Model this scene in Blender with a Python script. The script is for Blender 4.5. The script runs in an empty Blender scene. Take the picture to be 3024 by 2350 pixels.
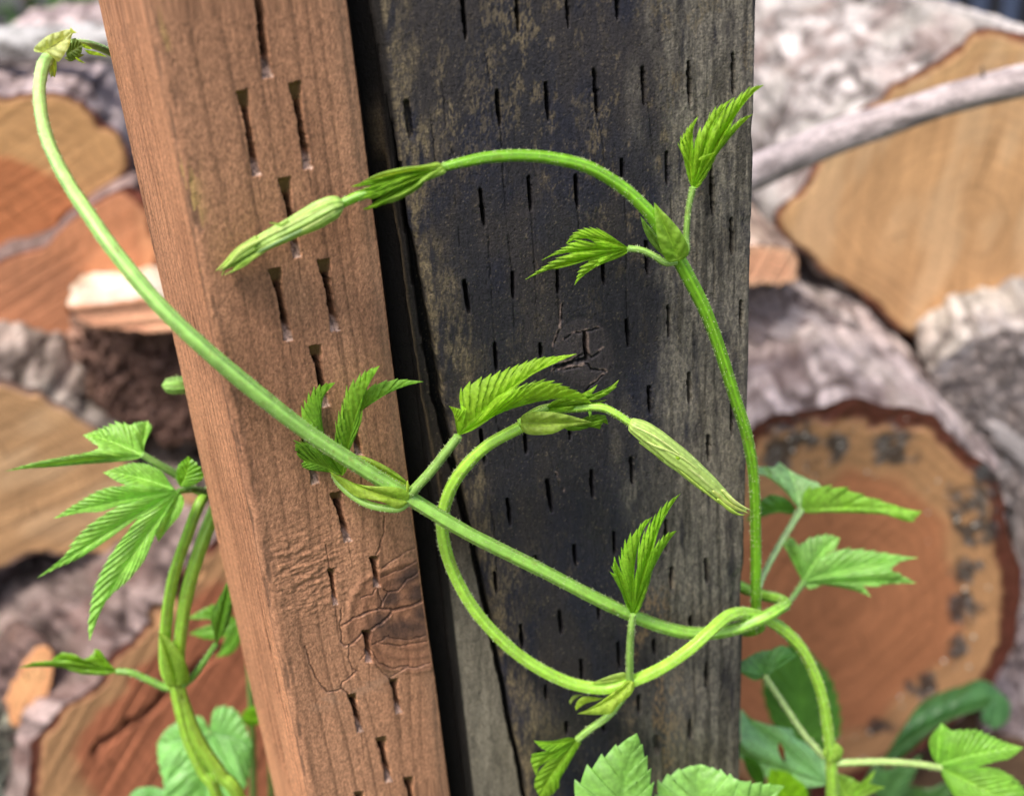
import bpy, bmesh, math, random
import numpy as np
from mathutils import Vector

# ------------------------------------------------------------------ camera, world, sun
SC = bpy.context.scene
COL = SC.collection
W, H = 3024.0, 2350.0                    # pixel frame of the photograph, used for measuring
FPX = 2908.0                             # focal length in those pixels
CAMZ = 0.85
DK = 3024.0 / 2184.0                     # overview pixels -> photo pixels
VP = (393 * DK, 4892 * DK)               # vanishing point of the plumb line, from the picture centre
PITCH = math.pi / 2 - math.atan(math.hypot(*VP) / FPX)
ROLL = math.atan2(VP[0], VP[1])
Fv = np.array([0, math.cos(PITCH), -math.sin(PITCH)])
r0 = np.array([1.0, 0, 0]); u0 = np.array([0, math.sin(PITCH), math.cos(PITCH)])
Rv = math.cos(ROLL) * r0 - math.sin(ROLL) * u0
Uv = math.sin(ROLL) * r0 + math.cos(ROLL) * u0
CAM = np.array([0, 0, CAMZ])

cam = bpy.data.cameras.new("camera")
cam.sensor_width = 36.0
cam.lens = FPX / W * 36.0
cam.clip_start = 0.01
cam.clip_end = 500
cam.dof.use_dof = True
cam.dof.focus_distance = 0.405
cam.dof.aperture_fstop = 4.8
camo = bpy.data.objects.new("camera", cam)
COL.objects.link(camo)
from mathutils import Matrix
camo.matrix_world = Matrix(((Rv[0], Uv[0], -Fv[0], 0), (Rv[1], Uv[1], -Fv[1], 0), (Rv[2], Uv[2], -Fv[2], CAMZ), (0, 0, 0, 1)))
SC.camera = camo

SUN_EL, SUN_AZ = 60.0, -146.0            # light comes from above, left and a little behind the camera
wd = bpy.data.worlds.new("World"); SC.world = wd
wd.use_nodes = True
nt = wd.node_tree
bg = nt.nodes["Background"]
sky = nt.nodes.new("ShaderNodeTexSky")
sky.sky_type = 'NISHITA'; sky.sun_disc = False
sky.sun_elevation = math.radians(SUN_EL)
sky.sun_rotation = math.radians(SUN_AZ)
sky.air_density = 0.7; sky.dust_density = 4.0; sky.ozone_density = 0.6
nt.links.new(sky.outputs[0], bg.inputs[0])
bg.inputs[1].default_value = 0.15
sl = bpy.data.lights.new("sun", 'SUN'); sl.energy = 1.6; sl.angle = math.radians(12); sl.color = (1.0, 0.95, 0.88)
so = bpy.data.objects.new("sun", sl); COL.objects.link(so)
az = math.radians(SUN_AZ); el = math.radians(SUN_EL)
sd = Vector((math.sin(az) * math.cos(el), math.cos(az) * math.cos(el), math.sin(el)))
so.rotation_euler = sd.to_track_quat('Z', 'Y').to_euler()
SC.view_settings.view_transform = 'Standard'
SC.view_settings.look = 'None'
SC.view_settings.exposure = 0.85
SC.view_settings.gamma = 1.0
SC.cycles.use_denoising = True
SC.cycles.max_bounces = 8
SC.cycles.transparent_max_bounces = 8

rng = np.random.default_rng(7)
random.seed(7)

# ------------------------------------------------------------------ measuring helpers
def ray(u, v):
    u = np.asarray(u, float); v = np.asarray(v, float)
    a = (u - W / 2) / FPX; b = (v - H / 2) / FPX
    return a[..., None] * Rv - b[..., None] * Uv + Fv

def P(u, v, Y):
    """world point at horizontal distance Y from the lens that the photo shows at (u, v)"""
    d = ray(u, v)
    t = np.asarray(Y, float) / d[..., 1]
    return CAM + d * t[..., None]

def proj(p):
    q = np.asarray(p) - CAM
    z = q @ Fv
    return W / 2 + FPX * (q @ Rv) / z, H / 2 - FPX * (q @ Uv) / z, z

def pxm(p):
    """metres per photo pixel at point p"""
    return ((np.asarray(p) - CAM) @ Fv) / FPX

FR = {'Z1': (1500, 220, .3772), 'Z2': (840, 1040, .3064), 'Z3': (1300, 1030, .2593), 'Z4': (1660, 1440, .2357),
      'Z5': (1540, 1960, .2298), 'Z6': (620, 420, .3297), 'ZA': (0, 1200, .4243), 'ZB': (0, 1850, .3663),
      'ZC': (2180, 1340, .3536), 'ZD': (2160, 1880, .3956), 'ZE': (1660, 2060, .3205), 'ZF': (60, 40, .1532),
      'ZG': (1700, 1100, .2711), 'ZH': (1800, 1650, .3829), 'D': (0, 0, DK), 'S': (0, 0, 1.0)}

def z2s(fr, x, y):
    o = FR[fr]
    return o[0] + x * o[2], o[1] + y * o[2]

def lin(r, g, b):
    f = lambda c: (c / 255 / 12.92) if c / 255 <= .04045 else ((c / 255 + .055) / 1.055) ** 2.4
    return np.array([f(r), f(g), f(b)])

def sstep(a, b, x):
    t = np.clip((x - a) / (b - a), 0, 1)
    return t * t * (3 - 2 * t)

def _hash(ix, iy, seed):
    h = (ix.astype(np.int64) * 374761393 + iy.astype(np.int64) * 668265263 + seed * 1442695041) & 0xffffffff
    h = ((h ^ (h >> 13)) * 1274126177) & 0xffffffff
    h = ((h ^ (h >> 16)) * 2246822519) & 0xffffffff
    return ((h ^ (h >> 15)) & 0xffffff) / float(0xffffff)

def vnoise(x, y, seed=0):
    x = np.asarray(x, float); y = np.asarray(y, float)
    ix = np.floor(x); iy = np.floor(y)
    fx = x - ix; fy = y - iy
    fx = fx * fx * (3 - 2 * fx); fy = fy * fy * (3 - 2 * fy)
    a = _hash(ix, iy, seed); b = _hash(ix + 1, iy, seed); c = _hash(ix, iy + 1, seed); d = _hash(ix + 1, iy + 1, seed)
    return (a * (1 - fx) + b * fx) * (1 - fy) + (c * (1 - fx) + d * fx) * fy

def fbm(x, y, seed=0, octv=4):
    s = 0; a = .5; n = 0; x = np.asarray(x, float); y = np.asarray(y, float)
    for o in range(octv):
        c, q = math.cos(.5 + 1.1 * o), math.sin(.5 + 1.1 * o); k = 2.03 ** o
        s = s + a * vnoise((c * x - q * y) * k, (q * x + c * y) * k, seed + o * 17); n += a; a *= .5
    return s / n

def voro(x, y, seed=0):
    """distance to the nearest cell border (F2-F1) and the cell's own random value"""
    ix = np.floor(x); iy = np.floor(y)
    f1 = np.full(np.shape(x), 9.0); f2 = f1.copy(); idv = np.zeros(np.shape(x))
    for dx in (-1, 0, 1):
        for dy in (-1, 0, 1):
            cx = ix + dx; cy = iy + dy
            px = cx + _hash(cx, cy, seed); py = cy + _hash(cx, cy, seed + 5)
            d = np.hypot(x - px, y - py); hv = _hash(cx, cy, seed + 9)
            m = d < f1
            f2 = np.where(m, f1, np.minimum(f2, d)); idv = np.where(m, hv, idv); f1 = np.where(m, d, f1)
    return f2 - f1, idv

def crom(pts, n):
    """Catmull-Rom through rows of pts, n samples evenly by chord length"""
    p = np.asarray(pts, float)
    if len(p) == 2:
        t = np.linspace(0, 1, n)[:, None]
        return p[0] * (1 - t) + p[1] * t
    q = np.vstack([2 * p[0] - p[1], p, 2 * p[-1] - p[-2]])
    out = []
    for i in range(1, len(q) - 2):
        t = np.linspace(0, 1, 24, endpoint=False)[:, None]
        a, b, c, d = q[i - 1], q[i], q[i + 1], q[i + 2]
        out.append(.5 * ((2 * b) + (c - a) * t + (2 * a - 5 * b + 4 * c - d) * t ** 2 + (3 * b - a - 3 * c + d) * t ** 3))
    out.append(p[-1:])
    o = np.vstack(out)
    L = np.concatenate([[0], np.cumsum(np.linalg.norm(np.diff(o[:, :2], axis=0), axis=1) + 1e-9)])
    s = np.linspace(0, L[-1], n)
    return np.stack([np.interp(s, L, o[:, k]) for k in range(o.shape[1])], 1)

# ------------------------------------------------------------------ mesh building
class MB:
    def __init__(self):
        self.v = []; self.f3 = []; self.f4 = []; self.c = []; self.uv = []; self.n = 0
    def add(self, v, quads=None, tris=None, col=None, uv=None):
        v = np.asarray(v, float).reshape(-1, 3)
        self.v.append(v)
        self.c.append(np.broadcast_to(np.asarray(col if col is not None else (.5, .5, .5), float), (len(v), 3)).copy())
        self.uv.append(np.asarray(uv, float).reshape(-1, 2) if uv is not None else np.zeros((len(v), 2)))
        if quads is not None and len(quads): self.f4.append(np.asarray(quads, int) + self.n)
        if tris is not None and len(tris): self.f3.append(np.asarray(tris, int) + self.n)
        self.n += len(v)
    def grid(self, v, col=None, uv=None, flip=False, wrap=False):
        v = np.asarray(v, float); a, b = v.shape[:2]
        idx = np.arange(a * b).reshape(a, b)
        if wrap: idx = np.concatenate([idx, idx[:, :1]], 1)
        q = np.stack([idx[:-1, :-1], idx[:-1, 1:], idx[1:, 1:], idx[1:, :-1]], -1).reshape(-1, 4)
        if flip: q = q[:, ::-1]
        if col is not None:
            col = np.asarray(col, float)
            col = col.reshape(-1, 3) if col.ndim > 1 else col
        self.add(v.reshape(-1, 3), quads=q, col=col, uv=uv)
    def build(self, name, mat, parent=None, weld=0, smooth=True):
        V = np.vstack(self.v); C = np.vstack(self.c); UV = np.vstack(self.uv)
        f4 = np.vstack(self.f4) if self.f4 else np.zeros((0, 4), int)
        f3 = np.vstack(self.f3) if self.f3 else np.zeros((0, 3), int)
        org = np.zeros(3)
        if parent is not None:
            p = parent
            while p is not None:
                org = org + np.array(p.location); p = p.parent
        else:
            org = np.array([V[:, 0].mean(), V[:, 1].mean(), V[:, 2].min()])
        V = V - org
        me = bpy.data.meshes.new(name)
        me.vertices.add(len(V)); me.vertices.foreach_set("co", V.astype(np.float32).ravel())
        nl = f4.size + f3.size
        me.loops.add(nl)
        li = np.concatenate([f4.ravel(), f3.ravel()]).astype(np.int32)
        me.loops.foreach_set("vertex_index", li)
        me.polygons.add(len(f4) + len(f3))
        ls = np.concatenate([np.arange(len(f4)) * 4, f4.size + np.arange(len(f3)) * 3]).astype(np.int32)
        me.polygons.foreach_set("loop_start", ls)
        me.polygons.foreach_set("use_smooth", np.full(len(f4) + len(f3), smooth))
        at = me.attributes.new("albedo", 'FLOAT_COLOR', 'POINT')
        at.data.foreach_set("color", np.concatenate([C, np.ones((len(C), 1))], 1).astype(np.float32).ravel())
        a2 = me.attributes.new("vein", 'FLOAT2', 'POINT')
        a2.data.foreach_set("vector", UV.astype(np.float32).ravel())
        me.update(calc_edges=True)
        me.validate()
        if weld:
            bm = bmesh.new(); bm.from_mesh(me)
            bmesh.ops.remove_doubles(bm, verts=bm.verts, dist=weld)
            bm.to_mesh(me); bm.free()
        me.materials.append(mat)
        o = bpy.data.objects.new(name, me)
        COL.objects.link(o)
        if parent is not None: o.parent = parent
        else: o.location = org
        return o

def tag(o, label=None, cat=None, group=None, kind=None):
    if label: o['label'] = label
    if cat: o['category'] = cat
    if group: o['group'] = group
    if kind: o['kind'] = kind
    return o

def thing(name, label, cat, loc, group=None):
    o = bpy.data.objects.new(name, None); COL.objects.link(o)
    o.location = [float(x) for x in loc]; o.empty_display_size = .02
    return tag(o, label, cat, group)

# ------------------------------------------------------------------ materials
def base_mat(name):
    m = bpy.data.materials.new(name); m.use_nodes = True
    return m, m.node_tree, m.node_tree.nodes["Principled BSDF"]

def N(nt, typ, **kw):
    n = nt.nodes.new(typ)
    for k, v in kw.items():
        if k in n.inputs.keys() if hasattr(n.inputs, 'keys') else False: n.inputs[k].default_value = v
        else: setattr(n, k, v)
    return n

def surf_mat(name, rough=.8, fine=900, stretch=(1, 1, .15), amt=.25, bump=.25, bdist=.0006, spec=.3, fine2=None):
    """albedo from the mesh's own colour pattern, broken up by fine fibre noise, with a matching bump"""
    m, nt, b = base_mat(name)
    L = nt.links.new
    at = N(nt, "ShaderNodeAttribute", attribute_name="albedo")
    tc = N(nt, "ShaderNodeTexCoord"); mp = N(nt, "ShaderNodeMapping")
    mp.inputs['Scale'].default_value = stretch
    L(tc.outputs['Object'], mp.inputs['Vector'])
    n1 = N(nt, "ShaderNodeTexNoise"); n1.inputs['Scale'].default_value = fine; n1.inputs['Detail'].default_value = 5; n1.inputs['Roughness'].default_value = .65
    L(mp.outputs[0], n1.inputs['Vector'])
    n2 = N(nt, "ShaderNodeTexNoise"); n2.inputs['Scale'].default_value = (fine2 or fine * 1.7); n2.inputs['Detail'].default_value = 3
    L(tc.outputs['Object'], n2.inputs['Vector'])
    ad = N(nt, "ShaderNodeMath", operation='ADD'); L(n1.outputs[0], ad.inputs[0]); L(n2.outputs[0], ad.inputs[1])
    mr = N(nt, "ShaderNodeMapRange"); mr.inputs[1].default_value = .65; mr.inputs[2].default_value = 1.35
    mr.inputs[3].default_value = 1 - amt; mr.inputs[4].default_value = 1 + amt
    L(ad.outputs[0], mr.inputs[0])
    mx = N(nt, "ShaderNodeVectorMath", operation='SCALE'); L(at.outputs['Color'], mx.inputs[0]); L(mr.outputs[0], mx.inputs['Scale'])
    L(mx.outputs[0], b.inputs['Base Color'])
    bp = N(nt, "ShaderNodeBump"); bp.inputs['Strength'].default_value = bump; bp.inputs['Distance'].default_value = bdist
    L(ad.outputs[0], bp.inputs['Height']); L(bp.outputs[0], b.inputs['Normal'])
    b.inputs['Roughness'].default_value = rough
    b.inputs['Specular IOR Level'].default_value = spec
    return m

def leaf_mat(name, trans=.46, rough=.55, spec=.35, fine=700, bump=.35):
    m, nt, b = base_mat(name)
    L = nt.links.new
    at = N(nt, "ShaderNodeAttribute", attribute_name="albedo")
    tc = N(nt, "ShaderNodeTexCoord")
    n1 = N(nt, "ShaderNodeTexNoise"); n1.inputs['Scale'].default_value = fine; n1.inputs['Detail'].default_value = 3
    L(tc.outputs['Object'], n1.inputs['Vector'])
    v1 = N(nt, "ShaderNodeTexVoronoi"); v1.inputs['Scale'].default_value = fine * 1.1
    L(tc.outputs['Object'], v1.inputs['Vector'])
    mr = N(nt, "ShaderNodeMapRange"); mr.inputs[1].default_value = .3; mr.inputs[2].default_value = .7; mr.inputs[3].default_value = .82; mr.inputs[4].default_value = 1.18
    L(n1.outputs[0], mr.inputs[0])
    mx = N(nt, "ShaderNodeVectorMath", operation='SCALE'); L(at.outputs['Color'], mx.inputs[0]); L(mr.outputs[0], mx.inputs['Scale'])
    L(mx.outputs[0], b.inputs['Base Color'])
    bp = N(nt, "ShaderNodeBump"); bp.inputs['Strength'].default_value = bump; bp.inputs['Distance'].default_value = .0004
    L(v1.outputs['Distance'], bp.inputs['Height']); bp.invert = True
    L(bp.outputs[0], b.inputs['Normal'])
    b.inputs['Roughness'].default_value = rough
    b.inputs['Specular IOR Level'].default_value = spec
    tr = N(nt, "ShaderNodeBsdfTranslucent")
    hs = N(nt, "ShaderNodeMix", data_type='RGBA', blend_type='MULTIPLY'); hs.inputs[0].default_value = 1
    L(mx.outputs[0], hs.inputs[6]); hs.inputs[7].default_value = (1.5, 1.35, .45, 1)
    L(hs.outputs[2], tr.inputs['Color'])
    ms = N(nt, "ShaderNodeMixShader"); ms.inputs[0].default_value = trans
    L(b.outputs[0], ms.inputs[1]); L(tr.outputs[0], ms.inputs[2])
    L(ms.outputs[0], nt.nodes["Material Output"].inputs[0])
    return m

def stem_mat(name):
    m, nt, b = base_mat(name)
    L = nt.links.new
    at = N(nt, "ShaderNodeAttribute", attribute_name="albedo")
    tc = N(nt, "ShaderNodeTexCoord")
    n1 = N(nt, "ShaderNodeTexNoise"); n1.inputs['Scale'].default_value = 260; n1.inputs['Detail'].default_value = 4
    L(tc.outputs['Object'], n1.inputs['Vector'])
    mr = N(nt, "ShaderNodeMapRange"); mr.inputs[1].default_value = .3; mr.inputs[2].default_value = .7; mr.inputs[3].default_value = .85; mr.inputs[4].default_value = 1.15
    L(n1.outputs[0], mr.inputs[0])
    mx = N(nt, "ShaderNodeVectorMath", operation='SCALE'); L(at.outputs['Color'], mx.inputs[0]); L(mr.outputs[0], mx.inputs['Scale'])
    L(mx.outputs[0], b.inputs['Base Color'])
    b.inputs['Roughness'].default_value = .42
    b.inputs['Specular IOR Level'].default_value = .5
    b.inputs['Subsurface Weight'].default_value = .25
    b.inputs['Subsurface Radius'].default_value = (.6, 1.0, .2)
    b.inputs['Subsurface Scale'].default_value = .0015
    return m

M_RED = surf_mat("brown_stained_timber", .78, 900, (1, 1, .25), .26, .5, .0005, .3, 1500)
M_DARK = surf_mat("weathered_tarred_timber", .74, 750, (1, 1, .3), .48, .6, .0006, .3, 1150)
M_BARK = surf_mat("bark", .9, 220, (1, 1, 1), .35, .7, .003, .2)
M_CUT = surf_mat("sawn_wood", .75, 160, (1, 1, 1), .16, .35, .0015, .25)
M_LEAF = leaf_mat("hop_leaf_blade")
M_LEAFSOFT = leaf_mat("mature_hop_leaf_blade", .28, .42, .6, 420, .3)
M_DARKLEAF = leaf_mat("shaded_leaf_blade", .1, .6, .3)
M_STEM = stem_mat("hop_stem")
M_BUD = leaf_mat("hop_bud_scale", .2, .45, .5, 500, .15)
M_SOIL = surf_mat("soil", .95, 30, (1, 1, 1), .3, .6, .01, .1)
M_METAL = surf_mat("painted_metal", .45, 50, (1, 1, 1), .05, .05, .001, .5)

# ------------------------------------------------------------------ setting: ground
g = MB()
gx = np.concatenate([[-60, -20, -8], np.linspace(-3, 3, 61), [8, 20, 60]])
gy = np.concatenate([[-60, -20, -5], np.linspace(-1, 4, 51), [8, 20, 90]])
GX, GY = np.meshgrid(gx, gy)
gz = (fbm(GX * 3, GY * 3, 3) - .5) * .03
gz[(abs(GX) > 5) | (GY > 6) | (GY < -3)] = 0
gc = lin(78, 62, 48) * (1 - sstep(.45, .6, fbm(GX * 1.5, GY * 1.5, 8)))[..., None] + lin(70, 88, 44) * sstep(.45, .6, fbm(GX * 1.5, GY * 1.5, 8))[..., None]
g.grid(np.stack([GX, GY, gz - .02], -1), gc)
tag(g.build("ground", M_SOIL), "bare brown soil with grass patches under the log pile", "ground", kind="structure")

# ------------------------------------------------------------------ posts
def bearing(xd, yd=848.5):
    d = ray(np.array(xd * DK), np.array(yd * DK))
    return d[0] / d[1]

def post_rows(Yref, ztop, step):
    zt = P(np.array(1500.), np.array(-20.), np.array(Yref))[2]
    zb = P(np.array(1500.), np.array(2420.), np.array(Yref))[2]
    n = int((zt - zb) / step)
    return np.concatenate([np.linspace(-.01, zb - .01, 12), np.linspace(zb, zt, n), np.linspace(zt + .005, ztop, 10)])

def arc(c, r, a0, a1, n):
    t = np.linspace(a0, a1, n)
    return np.stack([c[0] + r * np.cos(t), c[1] + r * np.sin(t)], 1), np.stack([np.cos(t), np.sin(t)], 1)

def rounded_path(corners, radii, counts, arcs):
    """corners in order seen from above, from the hidden left back round the front to the right back; returns points and outward normals"""
    pts = []; nrm = []; seg = []
    n = len(corners)
    cs = [np.array(c, float) for c in corners]
    ends = []
    for i in range(1, n - 1):
        a = cs[i - 1] - cs[i]; b = cs[i + 1] - cs[i]
        a /= np.linalg.norm(a); b /= np.linalg.norm(b)
        ends.append((cs[i] + a * radii[i], cs[i] + b * radii[i], a, b))
    start = cs[0]
    for i in range(n - 1):
        stop = ends[i][0] if i < n - 2 else cs[-1]
        d = stop - start; nn = np.array([d[1], -d[0]]); nn /= np.linalg.norm(nn)
        t = np.linspace(0, 1, counts[i])[:, None]
        pts.append(start * (1 - t) + stop * t); nrm.append(np.repeat(nn[None], counts[i], 0)); seg += [i] * counts[i]
        if i < n - 2:
            p0, p1, a, b = ends[i]
            d2 = cs[i + 2] - cs[i + 1]; n2 = np.array([d2[1], -d2[0]]); n2 /= np.linalg.norm(n2)
            k = arcs[i]
            for j in range(1, k + 1):
                t2 = j / (k + 1)
                q = (1 - t2) ** 2 * p0 + 2 * t2 * (1 - t2) * cs[i + 1] + t2 ** 2 * p1
                m = nn * (1 - t2) + n2 * t2; m /= np.linalg.norm(m)
                pts.append(q[None]); nrm.append(m[None]); seg.append(i + .5)
            start = p1
    return np.vstack(pts), np.vstack(nrm), np.array(seg)

def seg_dist(u, v, x0, y0, x1, y1):
    dx, dy = x1 - x0, y1 - y0
    L2 = dx * dx + dy * dy
    t = ((u - x0) * dx + (v - y0) * dy) / L2
    tc = np.clip(t, 0, 1)
    px = x0 + tc * dx; py = y0 + tc * dy
    return np.hypot(u - px, v - py), t, ((u - px) * dy - (v - py) * dx) / math.sqrt(L2)

# --- brown post
A_RED = math.radians(29)
YL = .345
bL, bR, bB = bearing(485), bearing(851), bearing(395)
ca, sa = math.cos(A_RED), math.sin(A_RED)
Lc = np.array([bL * YL, YL])
sw = (bR * YL - Lc[0]) / (ca - bR * sa)
tw = (Lc[0] - bB * YL) / (sa + bB * ca)
Rc = Lc + sw * np.array([ca, sa]); Bc = Lc + tw * np.array([-sa, ca]); Kc = Rc + tw * np.array([-sa, ca])
print("brown post width %.1f mm depth %.1f mm, right edge at Y %.3f, back at %.3f" % (sw * 1e3, tw * 1e3, Rc[1], Bc[1]))

RED_SLITS = [(545, -62, 571, 168, 1.15), (517, 193, 548, 376, 1), (628, 176, 657, 362, 1), (607, 380, 635, 550, 1), (586, 573, 616, 727, 1), (690, 553, 716, 707, 1),
             (672, 737, 695, 868, 1), (752, 868, 766, 974, .9), (655, 930, 674, 1032, .9), (716, 1050, 743, 1156, .95), (706, 1212, 716, 1290, .6), (797, 1186, 804, 1252, .75),
             (782, 1343, 787, 1412, .8), (751, 1480, 770, 1562, .75), (840, 1448, 852, 1522, .75), (813, 1572, 831, 1668, .85), (871, 1656, 884, 1745, .85), (766, 1688, 780, 1780, .8),
             (800, 1775, 815, 1860, .8)]
KX, KY, KS = 768, 1418, .5493             # frame of the knot close-up
RED_CRACKS = [(7, .8, [(440, 778), (500, 738), (570, 715), (640, 690), (655, 665)]), (7, .3, [(640, 690), (700, 690), (715, 700)]), (9, .2, [(715, 698), (780, 682), (850, 660), (912, 632)]),
              (7, .5, [(585, 808), (640, 772), (690, 730), (712, 700)]), (3.5, .3, [(655, 660), (640, 620), (625, 560)]), (3.5, .2, [(655, 660), (690, 600), (740, 590), (765, 560), (840, 500), (880, 470)]),
              (3.5, .2, [(660, 580), (690, 605)]), (3.5, .5, [(540, 632), (600, 612), (620, 575)]), (4, .7, [(440, 690), (428, 760), (440, 870), (460, 890), (500, 870), (552, 820)]),
              (3, .4, [(480, 880), (473, 950), (500, 1010), (530, 1030)]), (3.5, .2, [(600, 885), (640, 865), (690, 840)]), (3.5, .2, [(570, 900), (560, 930), (540, 970)]),
              (4, .5, [(248, 890), (270, 990), (320, 1090), (370, 1140), (440, 1120), (446, 1090), (520, 1032)]), (4.5, .3, [(440, 1120), (495, 1170)]), (3, .5, [(620, 990), (680, 1050), (705, 1080)]),
              (3, .6, [(705, 1060), (780, 1010), (870, 1000), (952, 965)]), (2.6, .0, [(665, 190), (662, 270), (640, 360), (620, 400)]), (2.6, 0, [(353, 345), (365, 420), (378, 485)]),
              (3, .2, [(625, 868), (760, 892), (900, 862)]), (2.6, .2, [(660, 842), (780, 862), (890, 836)]), (2.5, .3, [(660, 470), (760, 400), (900, 330)]), (2.5, .3, [(650, 520), (780, 470), (905, 400)]),
              (3, .5, [(590, 900), (640, 980), (720, 1010), (800, 1000)])]
KNOT_DARK = [(800, 515, 120, 48, -.6), (860, 600, 80, 55, -.3), (700, 640, 70, 40, -.3), (770, 800, 190, 62, -.05), (650, 765, 62, 55, 0), (880, 720, 60, 60, 0)]

def build_red():
    step = .00042
    pts, nrm, seg = rounded_path([Kc + .0 * Rc, Bc, Lc, Rc, Kc], [0, .004, .0045, .0016, 0],
                                 [10, int(tw / .0009), int(sw / step), 30], [3, 9, 4])
    zr = post_rows(YL, 1.22, .00045)
    XY = np.repeat(pts[None], len(zr), 0); NR = np.repeat(nrm[None], len(zr), 0)
    Z = np.repeat(zr[:, None], len(pts), 1)
    V = np.concatenate([XY, Z[..., None]], -1)
    SG = np.repeat(seg[None], len(zr), 0)
    u, v, _ = proj(V)
    front = ((SG > 1.6) & (SG < 2.4)).astype(float)
    left = (SG < 1.45).astype(float)
    s = np.concatenate([[0], np.cumsum(np.linalg.norm(np.diff(pts, axis=0), axis=1))])
    S = np.repeat(s[None], len(zr), 0)
    # growth lines, bent round the knot
    ku, kv = 830 * DK, 1332 * DK
    du = (u - ku) / (150 * DK); dv = (v - kv) / (190 * DK)
    kd = np.sqrt(du ** 2 + dv ** 2)
    bend = np.exp(-kd ** 2 * .9) * np.sign(du) * (1 - np.exp(-np.abs(du) * 3)) * .011
    warp = (fbm(S * 30, Z * 5, 2) - .5) * .004 + (fbm(S * 200, Z * 10, 22) - .5) * .0006
    gq = S - bend * front + warp
    line = np.zeros_like(S)
    pos = s.min()
    rr = np.random.default_rng(3)
    ring = .0
    while ring < s.max():
        wdt = .00028 + .00025 * rr.random(); amp = .35 + .65 * rr.random()
        d = (gq - ring) / wdt
        line = np.maximum(line, amp * np.where(d < 0, np.exp(-(d / 2.6) ** 2), np.exp(-(d) ** 2)))
        ring += .0042 + .0060 * rr.random()
    line *= .55 + .45 * sstep(.3, .6, fbm(S * 60, Z * 14, 5))
    disp = -.00010 * line * front - .00022 * line * left
    # pores and rough sawn nap
    nap = fbm(S * 1400, Z * 500, 31, 3) - .5
    disp = disp + nap * .00016
    disp = disp + (fbm(S * 60, Z * 12, 12) - .5) * .0011
    # ripple marks above the knot
    rip = np.exp(-((v - 1690) / 125) ** 2) * np.exp(-((u - 905) / 140) ** 2) * front
    rp = fbm(S * 240, Z * 640, 41, 3) - .5
    disp += rip * rp * .0016
    col = np.zeros(S.shape + (3,))
    c0 = lin(168, 122, 91); c1 = lin(140, 99, 73); c2 = lin(182, 133, 100)
    nz = fbm(S * 45, Z * 9, 6, 4)[..., None]
    col[:] = c0
    col = col * (1 - sstep(.5, .8, nz)) + c2 * sstep(.5, .8, nz)
    nz2 = fbm(S * 30 + 7, Z * 16, 16, 4)[..., None]
    col = col * (1 - .6 * sstep(.5, .75, nz2)) + c1 * .6 * sstep(.5, .75, nz2)
    sp = fbm(S * 1700, Z * 1100, 19, 2)[..., None]
    col = col * (.45 + 1.1 * sp)
    glint = sstep(.78, .86, fbm(S * 1900, Z * 1500, 20, 2))[..., None]
    col = col + glint * .10 * lin(220, 180, 150)
    col *= (1 - .55 * line * (1 - .7 * rip))[..., None]
    col *= (1 + .6 * rip * rp)[..., None]
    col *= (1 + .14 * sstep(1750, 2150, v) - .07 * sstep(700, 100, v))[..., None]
    # left face: brighter light painted into a more orange colour, with black fibre tears
    lf = (SG < 1.2)[..., None]
    col = np.where(lf, col * np.array([1.26, 1.20, 1.14]), col)
    tear = sstep(.70, .76, fbm(S * 500, Z * 22, 51, 3)) * sstep(.45, .6, fbm(S * 120, Z * 20, 57, 2)) * left
    col *= (1 - .75 * tear)[..., None]; disp -= tear * .0006
    # worn, mossy arris
    ar = np.exp(-((S - s[np.argmax(seg == 1.5) + 4]) / .0042) ** 2)
    ar = ar * sstep(.46, .64, fbm(S * 420, Z * 60, 61, 5))
    arc_ = np.where((fbm(S * 300, Z * 35, 64, 3) > .60)[..., None] & (Z > .76)[..., None], lin(160, 138, 80), lin(84, 64, 50))
    col = col * (1 - .75 * ar[..., None]) + arc_ * .75 * ar[..., None]
    disp -= ar * .0010 * fbm(S * 900, Z * 300, 66, 3)
    # greyer right edge
    er = np.exp(-((s[np.argmax(seg == 2.5)] - S) / .006) ** 2) * front
    col = col * (1 - .45 * er[..., None]) + lin(112, 92, 74) * .45 * er[..., None]
    # knot: rings, dark heart, cracks with pale torn lips
    zx, zy = (u - KX) / KS, (v - KY) / KS
    kk = np.sqrt(((zx - 800) / 330) ** 2 + ((zy - 735) / 290) ** 2) + (fbm(zx / 160, zy / 160, 71) - .5) * .22
    km = sstep(1.08, .92, kk) * front
    rings = .5 + .5 * np.sin(kk * 34 + 2 * fbm(zx / 90, zy / 90, 72))
    col = col * (1 - .35 * km[..., None]) + lin(150, 98, 72) * .35 * km[..., None]
    col *= (1 - .30 * km * rings ** 3)[..., None]
    disp += km * (rings - .5) * .00012 + np.exp(-((kk - 1.0) / .05) ** 2) * front * .0005
    dk = np.zeros_like(S)
    for x, y, rx, ry, an in KNOT_DARK:
        px = (zx - x) * math.cos(an) + (zy - y) * math.sin(an); py = -(zx - x) * math.sin(an) + (zy - y) * math.cos(an)
        dk = np.maximum(dk, np.exp(-((px / rx) ** 2 + (py / ry) ** 2) ** 1.6))
    dk *= front * (.55 + .6 * fbm(zx / 60, zy / 30, 73, 3))
    dk = np.clip(dk * 1.15, 0, 1) * .9
    col = col * (1 - dk[..., None]) + lin(70, 54, 48) * dk[..., None]
    pb = np.exp(-((zy - (1300 - .33 * zx)) / 45) ** 2) * sstep(240, 320, zx) * sstep(760, 640, zx) * sstep(.35, .6, fbm(zx / 60, zy / 25, 78, 3)) * front
    col = col * (1 - .5 * pb[..., None]) + lin(178, 140, 112) * .5 * pb[..., None]
    wob = (fbm(u / 26, v / 26, 81, 3) - .5) * 10
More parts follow.
